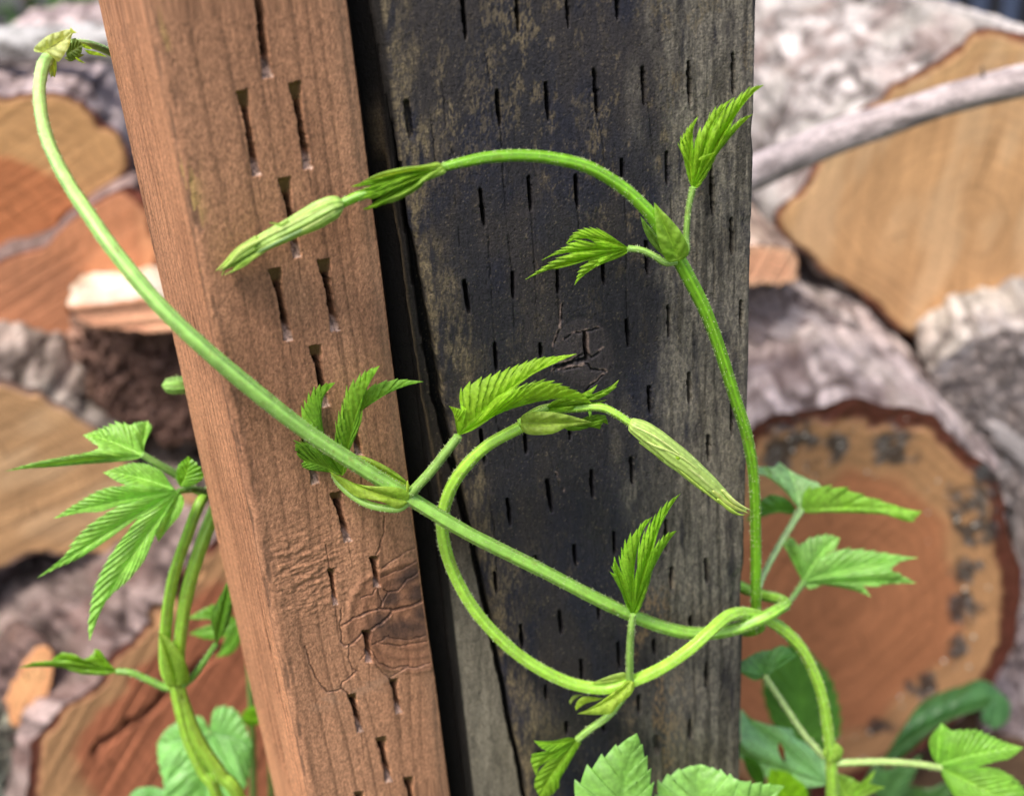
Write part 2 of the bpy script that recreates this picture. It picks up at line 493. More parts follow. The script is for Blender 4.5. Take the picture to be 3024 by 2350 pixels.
    wob2 = (fbm(u / 26 + 9, v / 26, 83, 3) - .5) * 10
    cr = np.zeros_like(S); lip = np.zeros_like(S)
    for wd_, lp, pl in RED_CRACKS:
        for (a, b), (c, d) in zip(pl[:-1], pl[1:]):
            dd, t, sd_ = seg_dist(u + wob, v + wob2, KX + a * KS, KY + b * KS, KX + c * KS, KY + d * KS)
            wv = wd_ * .48 * (.35 + 1.1 * fbm(u / 24, v / 24, 85, 2))
            cr = np.maximum(cr, sstep(wv + 1.2, wv * .3, dd) * min(1, .45 + wd_ / 12))
            if lp: lip = np.maximum(lip, lp * sstep(wv + 6, wv + 1, dd) * (sd_ < 0) * sstep(.35, .6, fbm(u / 18, v / 18, 86, 2)))
    cr *= front; lip *= front
    col = col * (1 - .7 * lip[..., None]) + lin(196, 150, 122) * .7 * lip[..., None]
    disp += lip * .0003
    disp -= cr * .0011
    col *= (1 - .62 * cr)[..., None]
    # incising cuts
    jag = (fbm(u / 9, v / 14, 91, 3) - .5) * 7
    for a, b, c, d, k in RED_SLITS:
        x0, y0, x1, y1 = a * DK, b * DK, c * DK, d * DK
        _, t, side = seg_dist(u, v, x0, y0, x1, y1)
        side = side + jag * .7
        tt = np.clip(t, 0, 1)
        hw = k * np.interp(tt, [0, .12, .28, .45, .75, .9, 1], [18.5, 16, 9.5, 8.5, 10, 12, 14])
        inside = (t > 0) & (t < 1)
        m = np.where(inside, sstep(hw + 1.5, hw - 2.5, np.abs(side)), 0) * front
        dep = np.interp(tt, [0, .03, .2, .32, .74, .86, .97, 1], [.0015, .0022, .0045, .010, .010, .0042, .0016, .0002]) * (.75 + .25 * k)
        disp = np.where(m > 0, np.minimum(disp, -dep * m), disp)
        pale = sstep(.78, .86, tt) * sstep(.3, .6, m)
        chip = sstep(.35, .55, fbm(u / 7, v / 6, 95, 2))
        cc = lin(176, 148, 130) * (.45 + .75 * chip)[..., None]
        col = col * (1 - pale[..., None]) + cc * pale[..., None]
        led = sstep(.24, .18, tt) * sstep(.3, .6, m)
        col = col * (1 - led[..., None]) + lin(120, 96, 58) * led[..., None]
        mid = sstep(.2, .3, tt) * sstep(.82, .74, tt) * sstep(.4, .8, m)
        col = col * (1 - .88 * mid[..., None])  # depth of the cut blackened, painting in the shade inside it
        # crushed darker rim and a hairline crack running on below
        hd, t2, _ = seg_dist(u + wob * .5, v, x1, y1, x1 + (x1 - x0) * .3, y1 + 75)
        hair = sstep(2.6, .8, hd) * (t2 > 0) * (t2 < 1) * front * .55
        col *= (1 - hair)[..., None]
    # a bit of grey grit in the seventh cut
    V = V + np.concatenate([NR * disp[..., None], np.zeros(Z.shape + (1,))], -1)
    mb = MB()
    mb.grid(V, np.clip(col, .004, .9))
    # top and bottom caps
    for zi, fl in ((0, False), (-1, True)):
        ring = V[zi]; cen = ring.mean(0)
        n = len(ring)
        vv = np.vstack([ring, cen[None]])
        tr = np.stack([np.arange(n), np.roll(np.arange(n), -1), np.full(n, n)], 1)
        mb.add(vv, tris=tr if fl else tr[:, ::-1], col=c0)
    o = mb.build("wooden_post", M_RED)
    tag(o, "reddish brown square timber post with slit marks and a cracked knot", "post")
build_red()

# --- dark post
YD0, YD1 = .384, .404
dL = np.array([bearing(865) * YD0, YD0]); dR = np.array([bearing(1596) * YD1, YD1])
dd_ = dR - dL; dd_ /= np.linalg.norm(dd_); dn = np.array([-dd_[1], dd_[0]])      # dn points away from the lens
DW = np.linalg.norm(dR - dL)
dK0 = dL + dn * .13 + np.array([-.034, 0]); dK1 = dR + dn * .13  # left side flared behind the brown post, shaped to keep the gap dark
print("dark post width %.1f mm" % (DW * 1e3))
def dark_Y(ud, vd):
    """depth of the dark post's face at an overview pixel"""
    d = ray(np.array(ud * DK), np.array(vd * DK)); b = d[0] / d[1]
    t = (b * dL[1] - dL[0]) / (dd_[0] - b * dd_[1])
    return dL[1] + t * dd_[1]

DARK_SLITS = [(985, -20, 994, 87, 1.1), (1101, -20, 1106, 71, 1.1), (1208, -20, 1213, 61, 1), (1315, -20, 1318, 44, 1), (866, 211, 878, 300, 2.2), (1060, 191, 1067, 272, 1.2), (1164, 174, 1171, 260, 1.2),
              (1267, 146, 1275, 250, 1.2), (1370, 142, 1375, 228, 1.1), (1468, 129, 1472, 225, 1.1), (1564, 112, 1566, 204, 1), (1023, 401, 1034, 485, 1.1), (1128, 374, 1133, 453, 1.1), (1227, 371, 1232, 446, 1.1),
              (1326, 337, 1329, 391, 1), (1422, 322, 1424, 396, 1), (1517, 355, 1521, 460, 1.2), (1093, 578, 1095, 640, 1), (1188, 565, 1191, 627, 1), (1285, 557, 1289, 608, 1), (1377, 513, 1382, 587, 1.2),
              (1560, 464, 1562, 546, 1.1), (990, 597, 1001, 669, 1.3), (1055, 730, 1060, 792, 1), (1152, 730, 1154, 764, .9), (1246, 705, 1251, 770, 1.3), (1336, 679, 1340, 740, 1.1), (1425, 650, 1427, 720, .9),
              (1025, 915, 1034, 989, 1), (1120, 925, 1123, 968, 1), (1214, 895, 1217, 940, .9), (1384, 822, 1387, 883, 1.2), (1470, 794, 1471, 863, 1.2), (1082, 1062, 1089, 1120, 1.1), (1167, 1021, 1177, 1093, 1.4),
              (1261, 1001, 1264, 1062, 1.2), (1346, 974, 1350, 1035, 1.3), (1511, 927, 1512, 985, 1.2), (1055, 1218, 1060, 1266, 1), (1140, 1185, 1144, 1208, .9), (1224, 1160, 1229, 1208, 1.1), (1309, 1133, 1312, 1184, 1),
              (1420, 1108, 1422, 1178, 1), (1505, 1190, 1509, 1244, 1.1), (1433, 1208, 1433, 1258, 1.1), (1110, 1330, 1115, 1385, 1), (1193, 1300, 1198, 1354, 1.1), (1275, 1266, 1278, 1324, 1), (1319, 1369, 1322, 1426, 1),
              (1394, 1363, 1397, 1396, 1), (1473, 1313, 1474, 1341, 1), (1507, 1413, 1506, 1468, 1.1), (1163, 1460, 1166, 1494, 1), (1239, 1405, 1242, 1450, 1), (1208, 1538, 1210, 1568, 1), (1286, 1540, 1290, 1562, 1),
              (1362, 1482, 1364, 1523, 1.2), (1473, 1534, 1473, 1576, 1.3), (1399, 1568, 1402, 1612, 2), (1500, 1010, 1502, 1060, .8), (1580, 640, 1581, 700, .8), (1500, 620, 1502, 690, .8), (1560, 860, 1561, 930, .8),
              (1150, 1600, 1153, 1640, 1), (1480, 1640, 1480, 1690, 1.2)]
DARK_LINES = [[(1021, -5), (1033, 90), (1047, 187), (1052, 260)], [(936, 130), (948, 215), (952, 285), (967, 330)], [(910, 180), (925, 300), (932, 390)], [(1040, 485), (1047, 590), (1052, 690), (1056, 735)],
              [(1094, 640), (1098, 720), (1103, 760)], [(1000, 340), (1004, 395)], [(1067, 272), (1075, 400), (1085, 520), (1092, 578)], [(1133, 453), (1140, 560), (1146, 700)], [(1329, 391), (1338, 500), (1335, 600), (1338, 680)],
              [(1382, 220), (1390, 290), (1393, 330)], [(1034, 989), (1042, 1060), (1055, 1130), (1060, 1218)], [(1189, 617), (1194, 690)], [(1275, 250), (1284, 300), (1290, 350)], [(1472, 225), (1480, 330)], [(1232, 446), (1236, 520)],
              [(1045, 800), (1060, 900), (1080, 1000)], [(1545, 1420), (1538, 1470), (1532, 1490)], [(1515, 460), (1524, 560), (1522, 640)], [(1430, 396), (1434, 500)], [(960, 330), (975, 450), (985, 580)]]
KNOT_CR = [[(1175, 775), (1215, 770), (1248, 752), (1262, 762), (1285, 745)], [(1180, 790), (1225, 786), (1252, 775), (1262, 788), (1290, 790)], [(1205, 722), (1225, 712), (1248, 705), (1275, 700)],
           [(1250, 712), (1250, 752)], [(1180, 735), (1195, 700), (1200, 650)], [(1215, 880), (1260, 822), (1285, 800)], [(1185, 1010), (1200, 1045)]]

def crack_u(vd):
    return np.interp(vd, [-200, 0, 218, 408, 597, 853, 1006, 1153, 1290, 1426, 1562, 1697, 1900], [722, 763, 809, 848, 886, 934, 970, 1006, 1035, 1062, 1091, 1118, 1160])

def build_dark():
    step = .00046
    pts, nrm, seg = rounded_path([dK1, dK0, dL, dR, dK1], [0, .01, .010, .0022, 0], [8, 110, int(DW / step), 24], [3, 12, 5])
    zr = post_rows(.39, 1.2, .00048)
    XY = np.repeat(pts[None], len(zr), 0); NR = np.repeat(nrm[None], len(zr), 0)
    Z = np.repeat(zr[:, None], len(pts), 1)
    V = np.concatenate([XY, Z[..., None]], -1)
    SG = np.repeat(seg[None], len(zr), 0)
    u, v, _ = proj(V)
    front = ((SG > 1.4) & (SG < 2.6)).astype(float)
    s = np.concatenate([[0], np.cumsum(np.linalg.norm(np.diff(pts, axis=0), axis=1))])
    S = np.repeat(s[None], len(zr), 0)
    ud, vd = u / DK, v / DK
    wob = (fbm(u / 40, v / 60, 101) - .5) * 14
    # ---- main split and the sunken strip left of it
    cu = crack_u(vd) + (fbm(vd / 45, vd * 0, 103) - .5) * 12
    off = ud - cu
    cw = np.interp(vd, [-50, 300, 700, 1000, 1200, 1700], [12, 13, 15, 12, 8, 7])
    disp = (fbm(S * 45, Z * 10, 106) - .5) * .0016
    nap = fbm(S * 900, Z * 380, 108, 3) - .5
    disp = disp + nap * .00024 * front
    fib = fbm(S * 520, Z * 26, 110, 3) - .5
    disp = disp + fib * .00035 * front
    edge = np.exp(-np.clip(off - cw, 0, 200) / 14.0) * front * (off > 0)
    disp = disp - edge * .0026
    strip = sstep(2, -3, off) * front
    disp = disp - strip * (.006 + .0025 * fbm(S * 80, Z * 10, 112))
    ridge = sstep(1250, 950, vd) * np.exp(-((off + 42 + 10 * (fbm(vd / 120, vd * 0, 114) - .5)) / 5) ** 2) * strip
    disp = disp + ridge * .0016
    gash = sstep(cw, cw * .55, np.abs(off)) * front
    disp = np.where(gash > 0, np.minimum(disp, -gash * .017), disp)
    # ---- colours
    black = lin(38, 37, 41); blue = lin(32, 33, 43); tan = lin(110, 98, 76); grey = lin(120, 114, 101); brown = lin(48, 44, 43)
    fb = fbm(S * 26, Z * 7, 120, 4)
    col = black[None, None] * np.ones(S.shape + (3,))
    k = sstep(.42, .62, fbm(ud / 160, vd / 260, 122, 4))[..., None]
    col = col * (1 - k) + blue * k
    k = (.75 * sstep(.5, .7, fbm(ud / 90 + 4, vd / 200, 124, 4)))[..., None]
    col = col * (1 - k) + brown * k
    # weathered grey-tan towards both edges of the face
    rgt = sstep(1330, 1450, ud + (fbm(ud / 60, vd / 200, 126, 4) - .5) * 220)
    rgt *= .88 * sstep(.12, .5, fbm(ud / 14, vd / 90, 128, 4))
    lft = sstep(120, 25, off + (fbm(ud / 50, vd / 130, 130, 4) - .5) * 170) * sstep(0, 6, off)
    lft *= sstep(.25, .6, fbm(ud / 12, vd / 60, 132, 4))
    top = np.exp(-((ud - 1125) / 130) ** 2 - ((vd - 90) / 190) ** 2) * sstep(.5, .62, fbm(ud / 26, vd / 60, 134, 5)) * .8
    top2 = np.exp(-((ud - 950) / 90) ** 2 - ((vd - 230) / 130) ** 2) * sstep(.42, .58, fbm(ud / 20, vd / 80, 135, 4)) * .8
    fine = sstep(.44, .60, fbm(ud / 3.2, vd / 9, 138, 3))
    spots = sstep(.57, .70, fbm(ud / 22, vd / 42, 136, 5)) * sstep(.40, .58, fbm(ud / 210, vd / 260, 137, 3)) * (.8 - .55 * sstep(300, 650, vd))
    lowr = np.exp(-((ud - 1400) / 55) ** 2) * sstep(1180, 1330, vd) * sstep(.42, .6, fbm(ud / 25, vd / 70, 139, 4)) * .8
    for m, c in ((rgt * front * (.55 + .45 * fine), grey), (lft * front * (.35 + .65 * fine), tan * .9), (np.maximum(top, top2) * front * fine, tan), (spots * front * fine * .8, tan * .8), (lowr * front * fine, lin(130, 106, 76))):
        m = m[..., None]
        col = col * (1 - m) + c * m
    # dark runs in the weathered side
    run = sstep(.55, .68, fbm(ud / 9, vd / 160, 140, 3)) * rgt * front
    col *= (1 - .6 * run)[..., None]
    run2 = np.exp(-((ud - 1512 - (vd - 400) * .02) / 12) ** 2) * sstep(330, 420, vd) * sstep(640, 480, vd) * sstep(.3, .6, fbm(ud / 14, vd / 40, 141, 3))
    col *= (1 - .75 * run2 * front)[..., None]
    # strip: brown above, lichen grey below
    sm = strip[..., None]
    sg = sstep(1120, 1340, vd)[..., None]
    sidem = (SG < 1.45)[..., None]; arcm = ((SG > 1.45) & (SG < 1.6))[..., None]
    col = np.where(sidem, lin(9, 8, 8) * (.5 + fbm(S * 60, Z * 12, 143, 3))[..., None], col)  # near-black side wall: the gap's shade painted into the colour
    scol = (lin(38, 32, 27) * (1 - sg) + lin(112, 106, 92) * sg) * (.55 + .9 * fbm(ud / 10, vd / 60, 142, 4))[..., None]
    col = col * (1 - sm) + scol * sm
    col = np.where(arcm, lin(30, 26, 23) * (.5 + fbm(S * 160, Z * 30, 145, 3))[..., None], col)  # rounded left edge darkened with the same painted gap shade
    col = col * (1 - .7 * ridge[..., None]) + lin(96, 80, 58) * .7 * ridge[..., None]
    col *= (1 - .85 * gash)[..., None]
    # pale glints of sand stuck in the tar and tiny pits
    grit = sstep(.76, .84, fbm(u / 4.2, v / 5, 144, 2)) * front * (SG > 1.6)
    col = col + (grit * .11)[..., None] * lin(200, 180, 140)
    disp = disp + grit * .0001
    pit = sstep(.74, .8, fbm(u / 4.6, v / 8, 146, 2)) * front * (SG > 1.6)
    col *= (1 - .35 * pit)[..., None]; disp = disp - pit * .0002
    dots = (voro(u / 95, v / 95, 3)[0] > 1.02) * 1.0
    # knot
    kd = np.hypot((ud - 1245) / 62, (vd - 752) / 72)
    km = sstep(1.15, .9, kd) * front
    col = col * (1 - .5 * km[..., None]) + lin(62, 56, 56) * .5 * km[..., None]
    disp -= np.exp(-((kd - 1.05) / .05) ** 2) * front * .00015
    col *= (1 - .12 * np.exp(-((kd - 1.05) / .05) ** 2) * front)[..., None]
    w1 = (fbm(u / 16, v / 16, 150) - .5) * 10; w2 = (fbm(u / 16 + 5, v / 16, 151) - .5) * 10
    for pl in KNOT_CR:
        for (a, b), (c, d) in zip(pl[:-1], pl[1:]):
            q, t, sd_ = seg_dist(u + w1, v + w2, a * DK, b * DK, c * DK, d * DK)
            m = sstep(3.2, .8, q) * sstep(.3, .5, fbm(u / 26, v / 26, 152, 2)) * front; lip = sstep(6, 2, np.abs(q - 3)) * (sd_ > 0) * front * .6 * sstep(.35, .55, fbm(u / 26, v / 26, 153, 2))
            col = col * (1 - lip[..., None]) + lin(150, 128, 118) * lip[..., None]
            disp = disp - m * .0014; col *= (1 - .6 * m)[..., None]
    q, t, _ = seg_dist(u + w1, v + w2, 1180 * DK, 786 * DK, 1250 * DK, 765 * DK)
    m = sstep(9, 3, q) * sstep(.3, .5, fbm(u / 20, v / 20, 154, 2)) * front; disp -= m * .003; col *= (1 - .8 * m)[..., None]
    # incising cuts
    jag = (fbm(u / 9, v / 16, 155, 3) - .5) * 7
    for a, b, c, d, k in DARK_SLITS:
        x0, y0, x1, y1 = a * DK, b * DK, c * DK, d * DK
        _, t, side = seg_dist(u, v, x0, y0, x1, y1)
        tt = np.clip(t, 0, 1)
        hw = k * (2.3 + 2.0 * np.sin(np.pi * (tt * .85 + .1)))
        m = np.where((t > 0) & (t < 1), sstep(hw + 1.8, hw - 1.4, np.abs(side + jag * .6)), 0) * front
        dep = .009 * sstep(0, .15, tt) * sstep(1, .8, tt) + .0008
        if k > 1.9: dep = dep * .4
        disp = np.where(m > 0, np.minimum(disp, -dep * m), disp)
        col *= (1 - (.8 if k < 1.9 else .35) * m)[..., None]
        rim = sstep(hw + 9, hw + 2, np.abs(side)) * (side < 0) * ((t > .1) & (t < .95)) * (1 - m) * front
        col = col + (rim * .035)[..., None] * tan
    for pl in DARK_LINES:
        for (a, b), (c, d) in zip(pl[:-1], pl[1:]):
            q, t, _ = seg_dist(u + w1 * .5, v, a * DK, b * DK, c * DK, d * DK)
            m = sstep(2.9, .6, q) * front * (.25 + .75 * sstep(.4, .6, fbm(u / 30, v / 60, 156, 2)))
            disp = disp - m * .0007; col *= (1 - .5 * m)[..., None]
    # chipped right arris
    rg = np.exp(-((s[np.argmax(seg == 2.5)] - S) / .004) ** 2)
    disp = disp - rg * sstep(.55, .75, fbm(S * 20, Z * 26, 160, 3)) * .0022
    V = V + np.concatenate([NR * disp[..., None], np.zeros(Z.shape + (1,))], -1)
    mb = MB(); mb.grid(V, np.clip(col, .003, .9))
    for zi, fl in ((0, False), (-1, True)):
        ring = V[zi]; n = len(ring)
        vv = np.vstack([ring, ring.mean(0)[None]])
        tr = np.stack([np.arange(n), np.roll(np.arange(n), -1), np.full(n, n)], 1)
        mb.add(vv, tris=tr if fl else tr[:, ::-1], col=grey)
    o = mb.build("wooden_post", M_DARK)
    tag(o, "wide blackened weathered timber post with a long split down its left edge", "post")
build_dark()

# ------------------------------------------------------------------ logs
def log(label, outline, Y, vp, length, ring=.06, heart=(186, 110, 62), sap=(206, 160, 104), rim=(96, 58, 44), bark=(150, 140, 136), bark2=(96, 84, 80), heart_r=.72,
        seed=0, plate=.035, bdisp=.010, mould=0, zone=None, pale=0, saw=.10, name="log", cat="log", centre=None, group=None, face_extra=None, rimn=.03, sawdir=(.6, -.8), crackd=None, na=260, fray=.5):
    """a cut log: outline of the sawn end traced in overview pixels, stood at its own distance, carried back along the log's axis"""
    ax = ray(np.array(vp[0] * DK), np.array(vp[1] * DK)); ax = ax / np.linalg.norm(ax)
    ol = np.array(outline, float) * DK
    cpx = ol.mean(0) if centre is None else np.array(centre, float) * DK
    c3 = P(cpx[0], cpx[1], np.array(float(Y)))
    clo = np.vstack([ol, ol[:1]])
    cl = crom(clo, na + 1)[:-1]
    d = ray(cl[:, 0], cl[:, 1])
    t = ((c3 - CAM) @ ax) / (d @ ax)
    R3 = CAM + d * t[:, None]
    rel = R3 - c3
    rad = np.linalg.norm(rel, axis=1)
    size = rad.mean()
    ang = np.arange(na) / na * 2 * np.pi
    per = np.concatenate([[0], np.cumsum(np.linalg.norm(np.diff(np.vstack([R3, R3[:1]]), axis=0), axis=1))])
    plen = per[-1]; per = per[:-1]
    th = bdisp * (fbm(np.cos(ang) * 5 + 9, np.sin(ang) * 5 + 9, seed + 3, 5) - .4) * 2.2 + size * .03 * (fbm(np.cos(ang) * 2.6 + 4, np.sin(ang) * 2.6 + 4, seed + 2, 4) - .5) * (1 if bdisp > .003 else .25)
    rt = thing(name, label, cat, [c3[0], c3[1], 0], group)
    # sawn face
    nr = 72
    rr = np.linspace(0, 1, nr) ** .8
    outr = rad + th
    F = c3 + (rel / rad[:, None])[None] * (rr[:, None] * outr[None])[..., None]
    RR = np.repeat(rr[:, None], na, 1)
    u, v, _ = proj(F)
    ud, vd = u / DK, v / DK
    wav = (fbm(np.cos(ang) * 3 + seed, np.sin(ang) * 3, seed + 11, 3) - .5)[None] * .16
    Rw = RR + wav * RR
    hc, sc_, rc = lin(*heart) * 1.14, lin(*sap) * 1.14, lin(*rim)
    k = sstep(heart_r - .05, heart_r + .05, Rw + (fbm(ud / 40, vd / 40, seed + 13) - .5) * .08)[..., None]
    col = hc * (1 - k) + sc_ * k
    if zone:
        dz = np.hypot(ud - zone[0], vd - zone[1]) + (fbm(ud / 50, vd / 50, seed + 14) - .5) * 50
        k = sstep(zone[2] - 12, zone[2] + 12, dz)[..., None]; col = hc * (1 - k) + sc_ * k; Rw = dz / 380
    yr = .5 + .5 * np.sin(Rw * 95 + 6 * fbm(Rw * 14, RR * 0, seed + 15, 2))
    col = col * (1 - .20 * yr ** 3)[..., None]
    rc_ = np.random.default_rng(seed + 77)
    for _ in range(9):
        a0 = rc_.uniform(0, 2 * np.pi); r1 = rc_.uniform(.1, .5); r2 = r1 + rc_.uniform(.2, .5)
        da = np.abs((ang[None] - a0 + .25 * (fbm(RR * 6, RR * 0 + a0, seed) - .5) + np.pi) % (2 * np.pi) - np.pi) * RR * size / pxm(c3) / DK
        ck = sstep(3.2, 1.0, da) * sstep(r1, r1 + .08, RR) * sstep(r2, r2 - .15, RR)
        col = col * (1 - .5 * ck)[..., None]
    al = ud * sawdir[0] + vd * sawdir[1]; ac = -ud * sawdir[1] + vd * sawdir[0]
    sw_ = fbm(ac / 7 + .02 * al, al / 260, seed + 17, 3)
    col = col * (1 + saw * 2.4 * (sw_ - .5))[..., None]
    bl = fbm(ud / 90, vd / 90, seed + 19, 4)
    col = col * (.80 + .4 * bl)[..., None]
    if pale:
        pm = (pale * sstep(.45, .7, fbm(ac / 50, al / 170, seed + 23, 4)))[..., None]
        col = col * (1 - pm) + lin(222, 190, 150) * pm
    rv = (fbm(np.cos(ang) * 2.4 + 11, np.sin(ang) * 2.4 + 2, seed + 20, 4) - .5)[None] * ring * 1.7
    kb = sstep(1 - ring - .015, 1 - ring + .02, RR + rv + (fbm(ud / 18, vd / 18, seed + 21) - .5) * .05)[..., None]
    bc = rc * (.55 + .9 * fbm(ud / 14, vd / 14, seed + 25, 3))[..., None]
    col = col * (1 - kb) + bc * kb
    disp = (sw_ - .5) * .0016 * saw * 8 - kb[..., 0] * .004 * fbm(ud / 20, vd / 20, seed + 27, 3)
    if mould:
        mm = np.zeros_like(ud)
        for x, y, rx, ry in ((1690, 945, 46, 40), (1785, 955, 26, 30), (1905, 955, 46, 34), (1660, 985, 30, 24), (2072, 1072, 50, 42), (2088, 1135, 36, 30), (2060, 1215, 30, 32), (2052, 1300, 34, 36), (2040, 1372, 26, 26), (1972, 1462, 30, 22), (1880, 1545, 34, 16), (2110, 1010, 26, 24)):
            q = ((ud - x) / rx) ** 2 + ((vd - y) / ry) ** 2 + (fbm(ud / 20, vd / 20, 77, 4) - .5) * 4.5
            mm = np.maximum(mm, sstep(1.7, .5, q))
        mm = mm * .96
        spk = sstep(.62, .72, fbm(ud / 6, vd / 6, seed + 33, 2))
        spk = spk * .6; mc = lin(44, 46, 50) * (1 - spk[..., None]) + lin(150, 154, 154) * spk[..., None]
        col = col * (1 - mm[..., None] * .9) + mc * .9 * mm[..., None]
    if crackd:
        for pl, wd_ in crackd:
            for (a, b), (c, d_) in zip(pl[:-1], pl[1:]):
                q, _, _ = seg_dist(ud + (fbm(ud / 25, vd / 25, 5) - .5) * 18, vd + (fbm(ud / 25 + 9, vd / 25, 6) - .5) * 18, a, b, c, d_)
                m = sstep(wd_, wd_ * .4, q)
                disp = disp - m * .02
                col *= (1 - .75 * m)[..., None]
    if ring >= .3:                           # an end still wearing its bark: flaky plates instead of a sawn face
        e, idv = voro(ud / 34 + fbm(ud / 40, vd / 40, seed + 61, 3) * 1.5, vd / 26 + fbm(ud / 40 + 5, vd / 40, seed + 62, 3) * 1.5, seed + 63)
        rgh = fbm(ud / 12, vd / 12, seed + 64, 4)
        h = np.clip(.3 + .5 * sstep(0, .18, e) + 1.4 * (rgh - .5) + .4 * (idv - .5), 0, 1)
        bcol = lin(*bark2) * np.array([.50, .44, .40]) * (1 - h)[..., None] + lin(*bark) * np.array([.66, .60, .56]) * h[..., None]
        pk = (.5 * sstep(.5, .65, fbm(ud / 50, vd / 50, seed + 65, 3)))[..., None]
        bcol = bcol * (1 - pk) + (lin(*bark) * .4 + rc * .6) * pk
        col = col * (1 - kb) + bcol * kb
        disp = disp * .2 - kb[..., 0] * bdisp * (.9 * idv * sstep(0, .12, e) + .8 * (rgh - .5)) - kb[..., 0] * .03 * np.clip(1 - RR ** 2, 0, 1) * 0
    F = F - ax * disp[..., None]
    mb = MB(); mb.grid(F, np.clip(col, .004, .9), wrap=True)
    if mould:                                # beads of resin sitting on the mouldy ring
        rg_ = np.random.default_rng(seed + 5)
        for _ in range(70):
            i = rg_.integers(0, na); rw = mould[0] + rg_.normal(0, mould[1] * .8)
            j = np.argmin(abs(rr - np.clip(rw, .1, .97)))
            bead(mb, F[j, i] - ax * .0005, rg_.uniform(.0006, .0022), lin(190, 185, 170))
    mb.build("cut_face", M_CUT if not mould else M_CUTWET, rt)
    # bark
    nl = int(np.clip(length / .006, 40, 130))
    tt = np.linspace(0, 1, nl)
    TT, AA = np.meshgrid(tt * length, per, indexing='ij')
    rim3 = F[-1]
    nrm = rel / rad[:, None]
    pl_ = plate * 1.35
    wa = AA + pl_ * 1.0 * (fbm(AA / pl_ * 1.3, TT / pl_ * .9, seed + 40, 3) - .5)
    wt = TT + pl_ * 1.8 * (fbm(AA / pl_ * 1.1 + 7, TT / pl_ * 1.1, seed + 39, 3) - .5)
    e, idv = voro(wa / pl_, wt / (pl_ * 4.2), seed + 41)
    e2, id2 = voro(wa / (pl_ * .40), wt / (pl_ * 2.4), seed + 43)
    rough = fbm(AA * 150, TT * 90, seed + 44, 5)
    dsp = bdisp * .8 * (.75 * idv * sstep(0, .12, e) + .45 * id2 * sstep(0, .14, e2) + .35 * (rough - .5) + .5 * (fbm(AA * 25, TT * 25, seed + 45, 3) - .5))
    fade = sstep(0, .012, TT)
    dsp = dsp * (fade * .8 + .2)
    Vb = rim3[None] + ax * TT[..., None] + nrm[None] * dsp[..., None]
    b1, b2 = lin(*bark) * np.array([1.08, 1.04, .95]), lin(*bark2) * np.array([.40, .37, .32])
    fis = sstep(.0, .09, np.abs(fbm(AA * 30, TT * 9 + fbm(AA * 20, TT * 20, seed + 50), seed + 51, 4) - .5))
    hk = np.clip((.15 + .85 * sstep(.0, .22, e)) * (.2 + .8 * fis) * (.7 + .3 * sstep(0, .2, e2)) * (.72 + .4 * idv) + 1.1 * (rough - .5), 0, 1.15)
    hk = hk * (.62 + .6 * sstep(.3, .6, fbm(AA * 85, TT * 10, seed + 53, 4)))
    cb = b2 * np.maximum(1 - hk, 0)[..., None] + b1 * hk[..., None]
    pk = (.5 * sstep(.52, .66, fbm(AA * 26, TT * 16, seed + 46, 4)))[..., None]
    cb = cb * (1 - pk) + (b1 * .4 + lin(*rim) * .5) * pk
    gl = (.35 * sstep(.5, .65, fbm(AA * 18 + 3, TT * 12, seed + 47, 4)))[..., None]
    cb = cb * (1 - gl) + np.minimum(b1 * np.array([1.05, 1.1, 1.05]), .8) * gl
    mb = MB(); mb.grid(Vb, np.clip(cb, .004, .9), wrap=True)
    n = na; back = Vb[-1]
    mb.add(np.vstack([back, back.mean(0)[None]]), tris=np.stack([np.arange(n), np.roll(np.arange(n), -1), np.full(n, n)], 1), col=hc)
    mb.build("bark", M_BARK, rt)
    return rt

def bead(mb, c, r, col, n=6):
    th = np.linspace(0, np.pi, 5); ph = np.arange(n) / n * 2 * np.pi
    T, Q = np.meshgrid(th, ph, indexing='ij')
    v = np.stack([np.sin(T) * np.cos(Q), np.sin(T) * np.sin(Q), np.cos(T)], -1) * r + c
    mb.grid(v, np.broadcast_to(col, v.shape), wrap=True)

M_CUTWET = surf_mat("resinous_sawn_wood", .38, 160, (1, 1, 1), .16, .3, .0015, .5)

# right side of the pile
log("big pale tan log end with a pointed left corner, behind the grey branch", [(2084, 78), (2200, 92), (2420, 210), (2480, 520), (2300, 800), (2130, 820), (1992, 752), (1860, 640), (1668, 492), (1720, 390), (1795, 275), (1900, 200), (2010, 130)],
    1.02, (1080, -330), .8, ring=.035, heart=(190, 148, 104), sap=(196, 156, 110), heart_r=.9, bark=(196, 190, 192), bark2=(112, 104, 104), rim=(120, 70, 50), seed=10, plate=.03, bdisp=.010, saw=.16, pale=.35, centre=(2060, 470), sawdir=(.35, -.94))
log("round log end with orange heartwood and mouldy resin spots round its rim", [(1500, 1010), (1560, 950), (1640, 905), (1740, 868), (1830, 845), (1940, 880), (2040, 945), (2125, 1030), (2165, 1180), (2175, 1330), (2120, 1440), (2060, 1520), (1960, 1600), (1830, 1680), (1650, 1710), (1500, 1640), (1430, 1480), (1420, 1280), (1445, 1110)],
    .80, (1180, -260), .55, ring=.09, heart=(178, 118, 82), sap=(178, 134, 94), heart_r=.66, bark=(190, 178, 180), bark2=(110, 92, 90), rim=(92, 50, 40), seed=20, plate=.026, bdisp=.010, mould=(.74, .12), saw=.10, centre=(1800, 1280), sawdir=(.8, -.55))
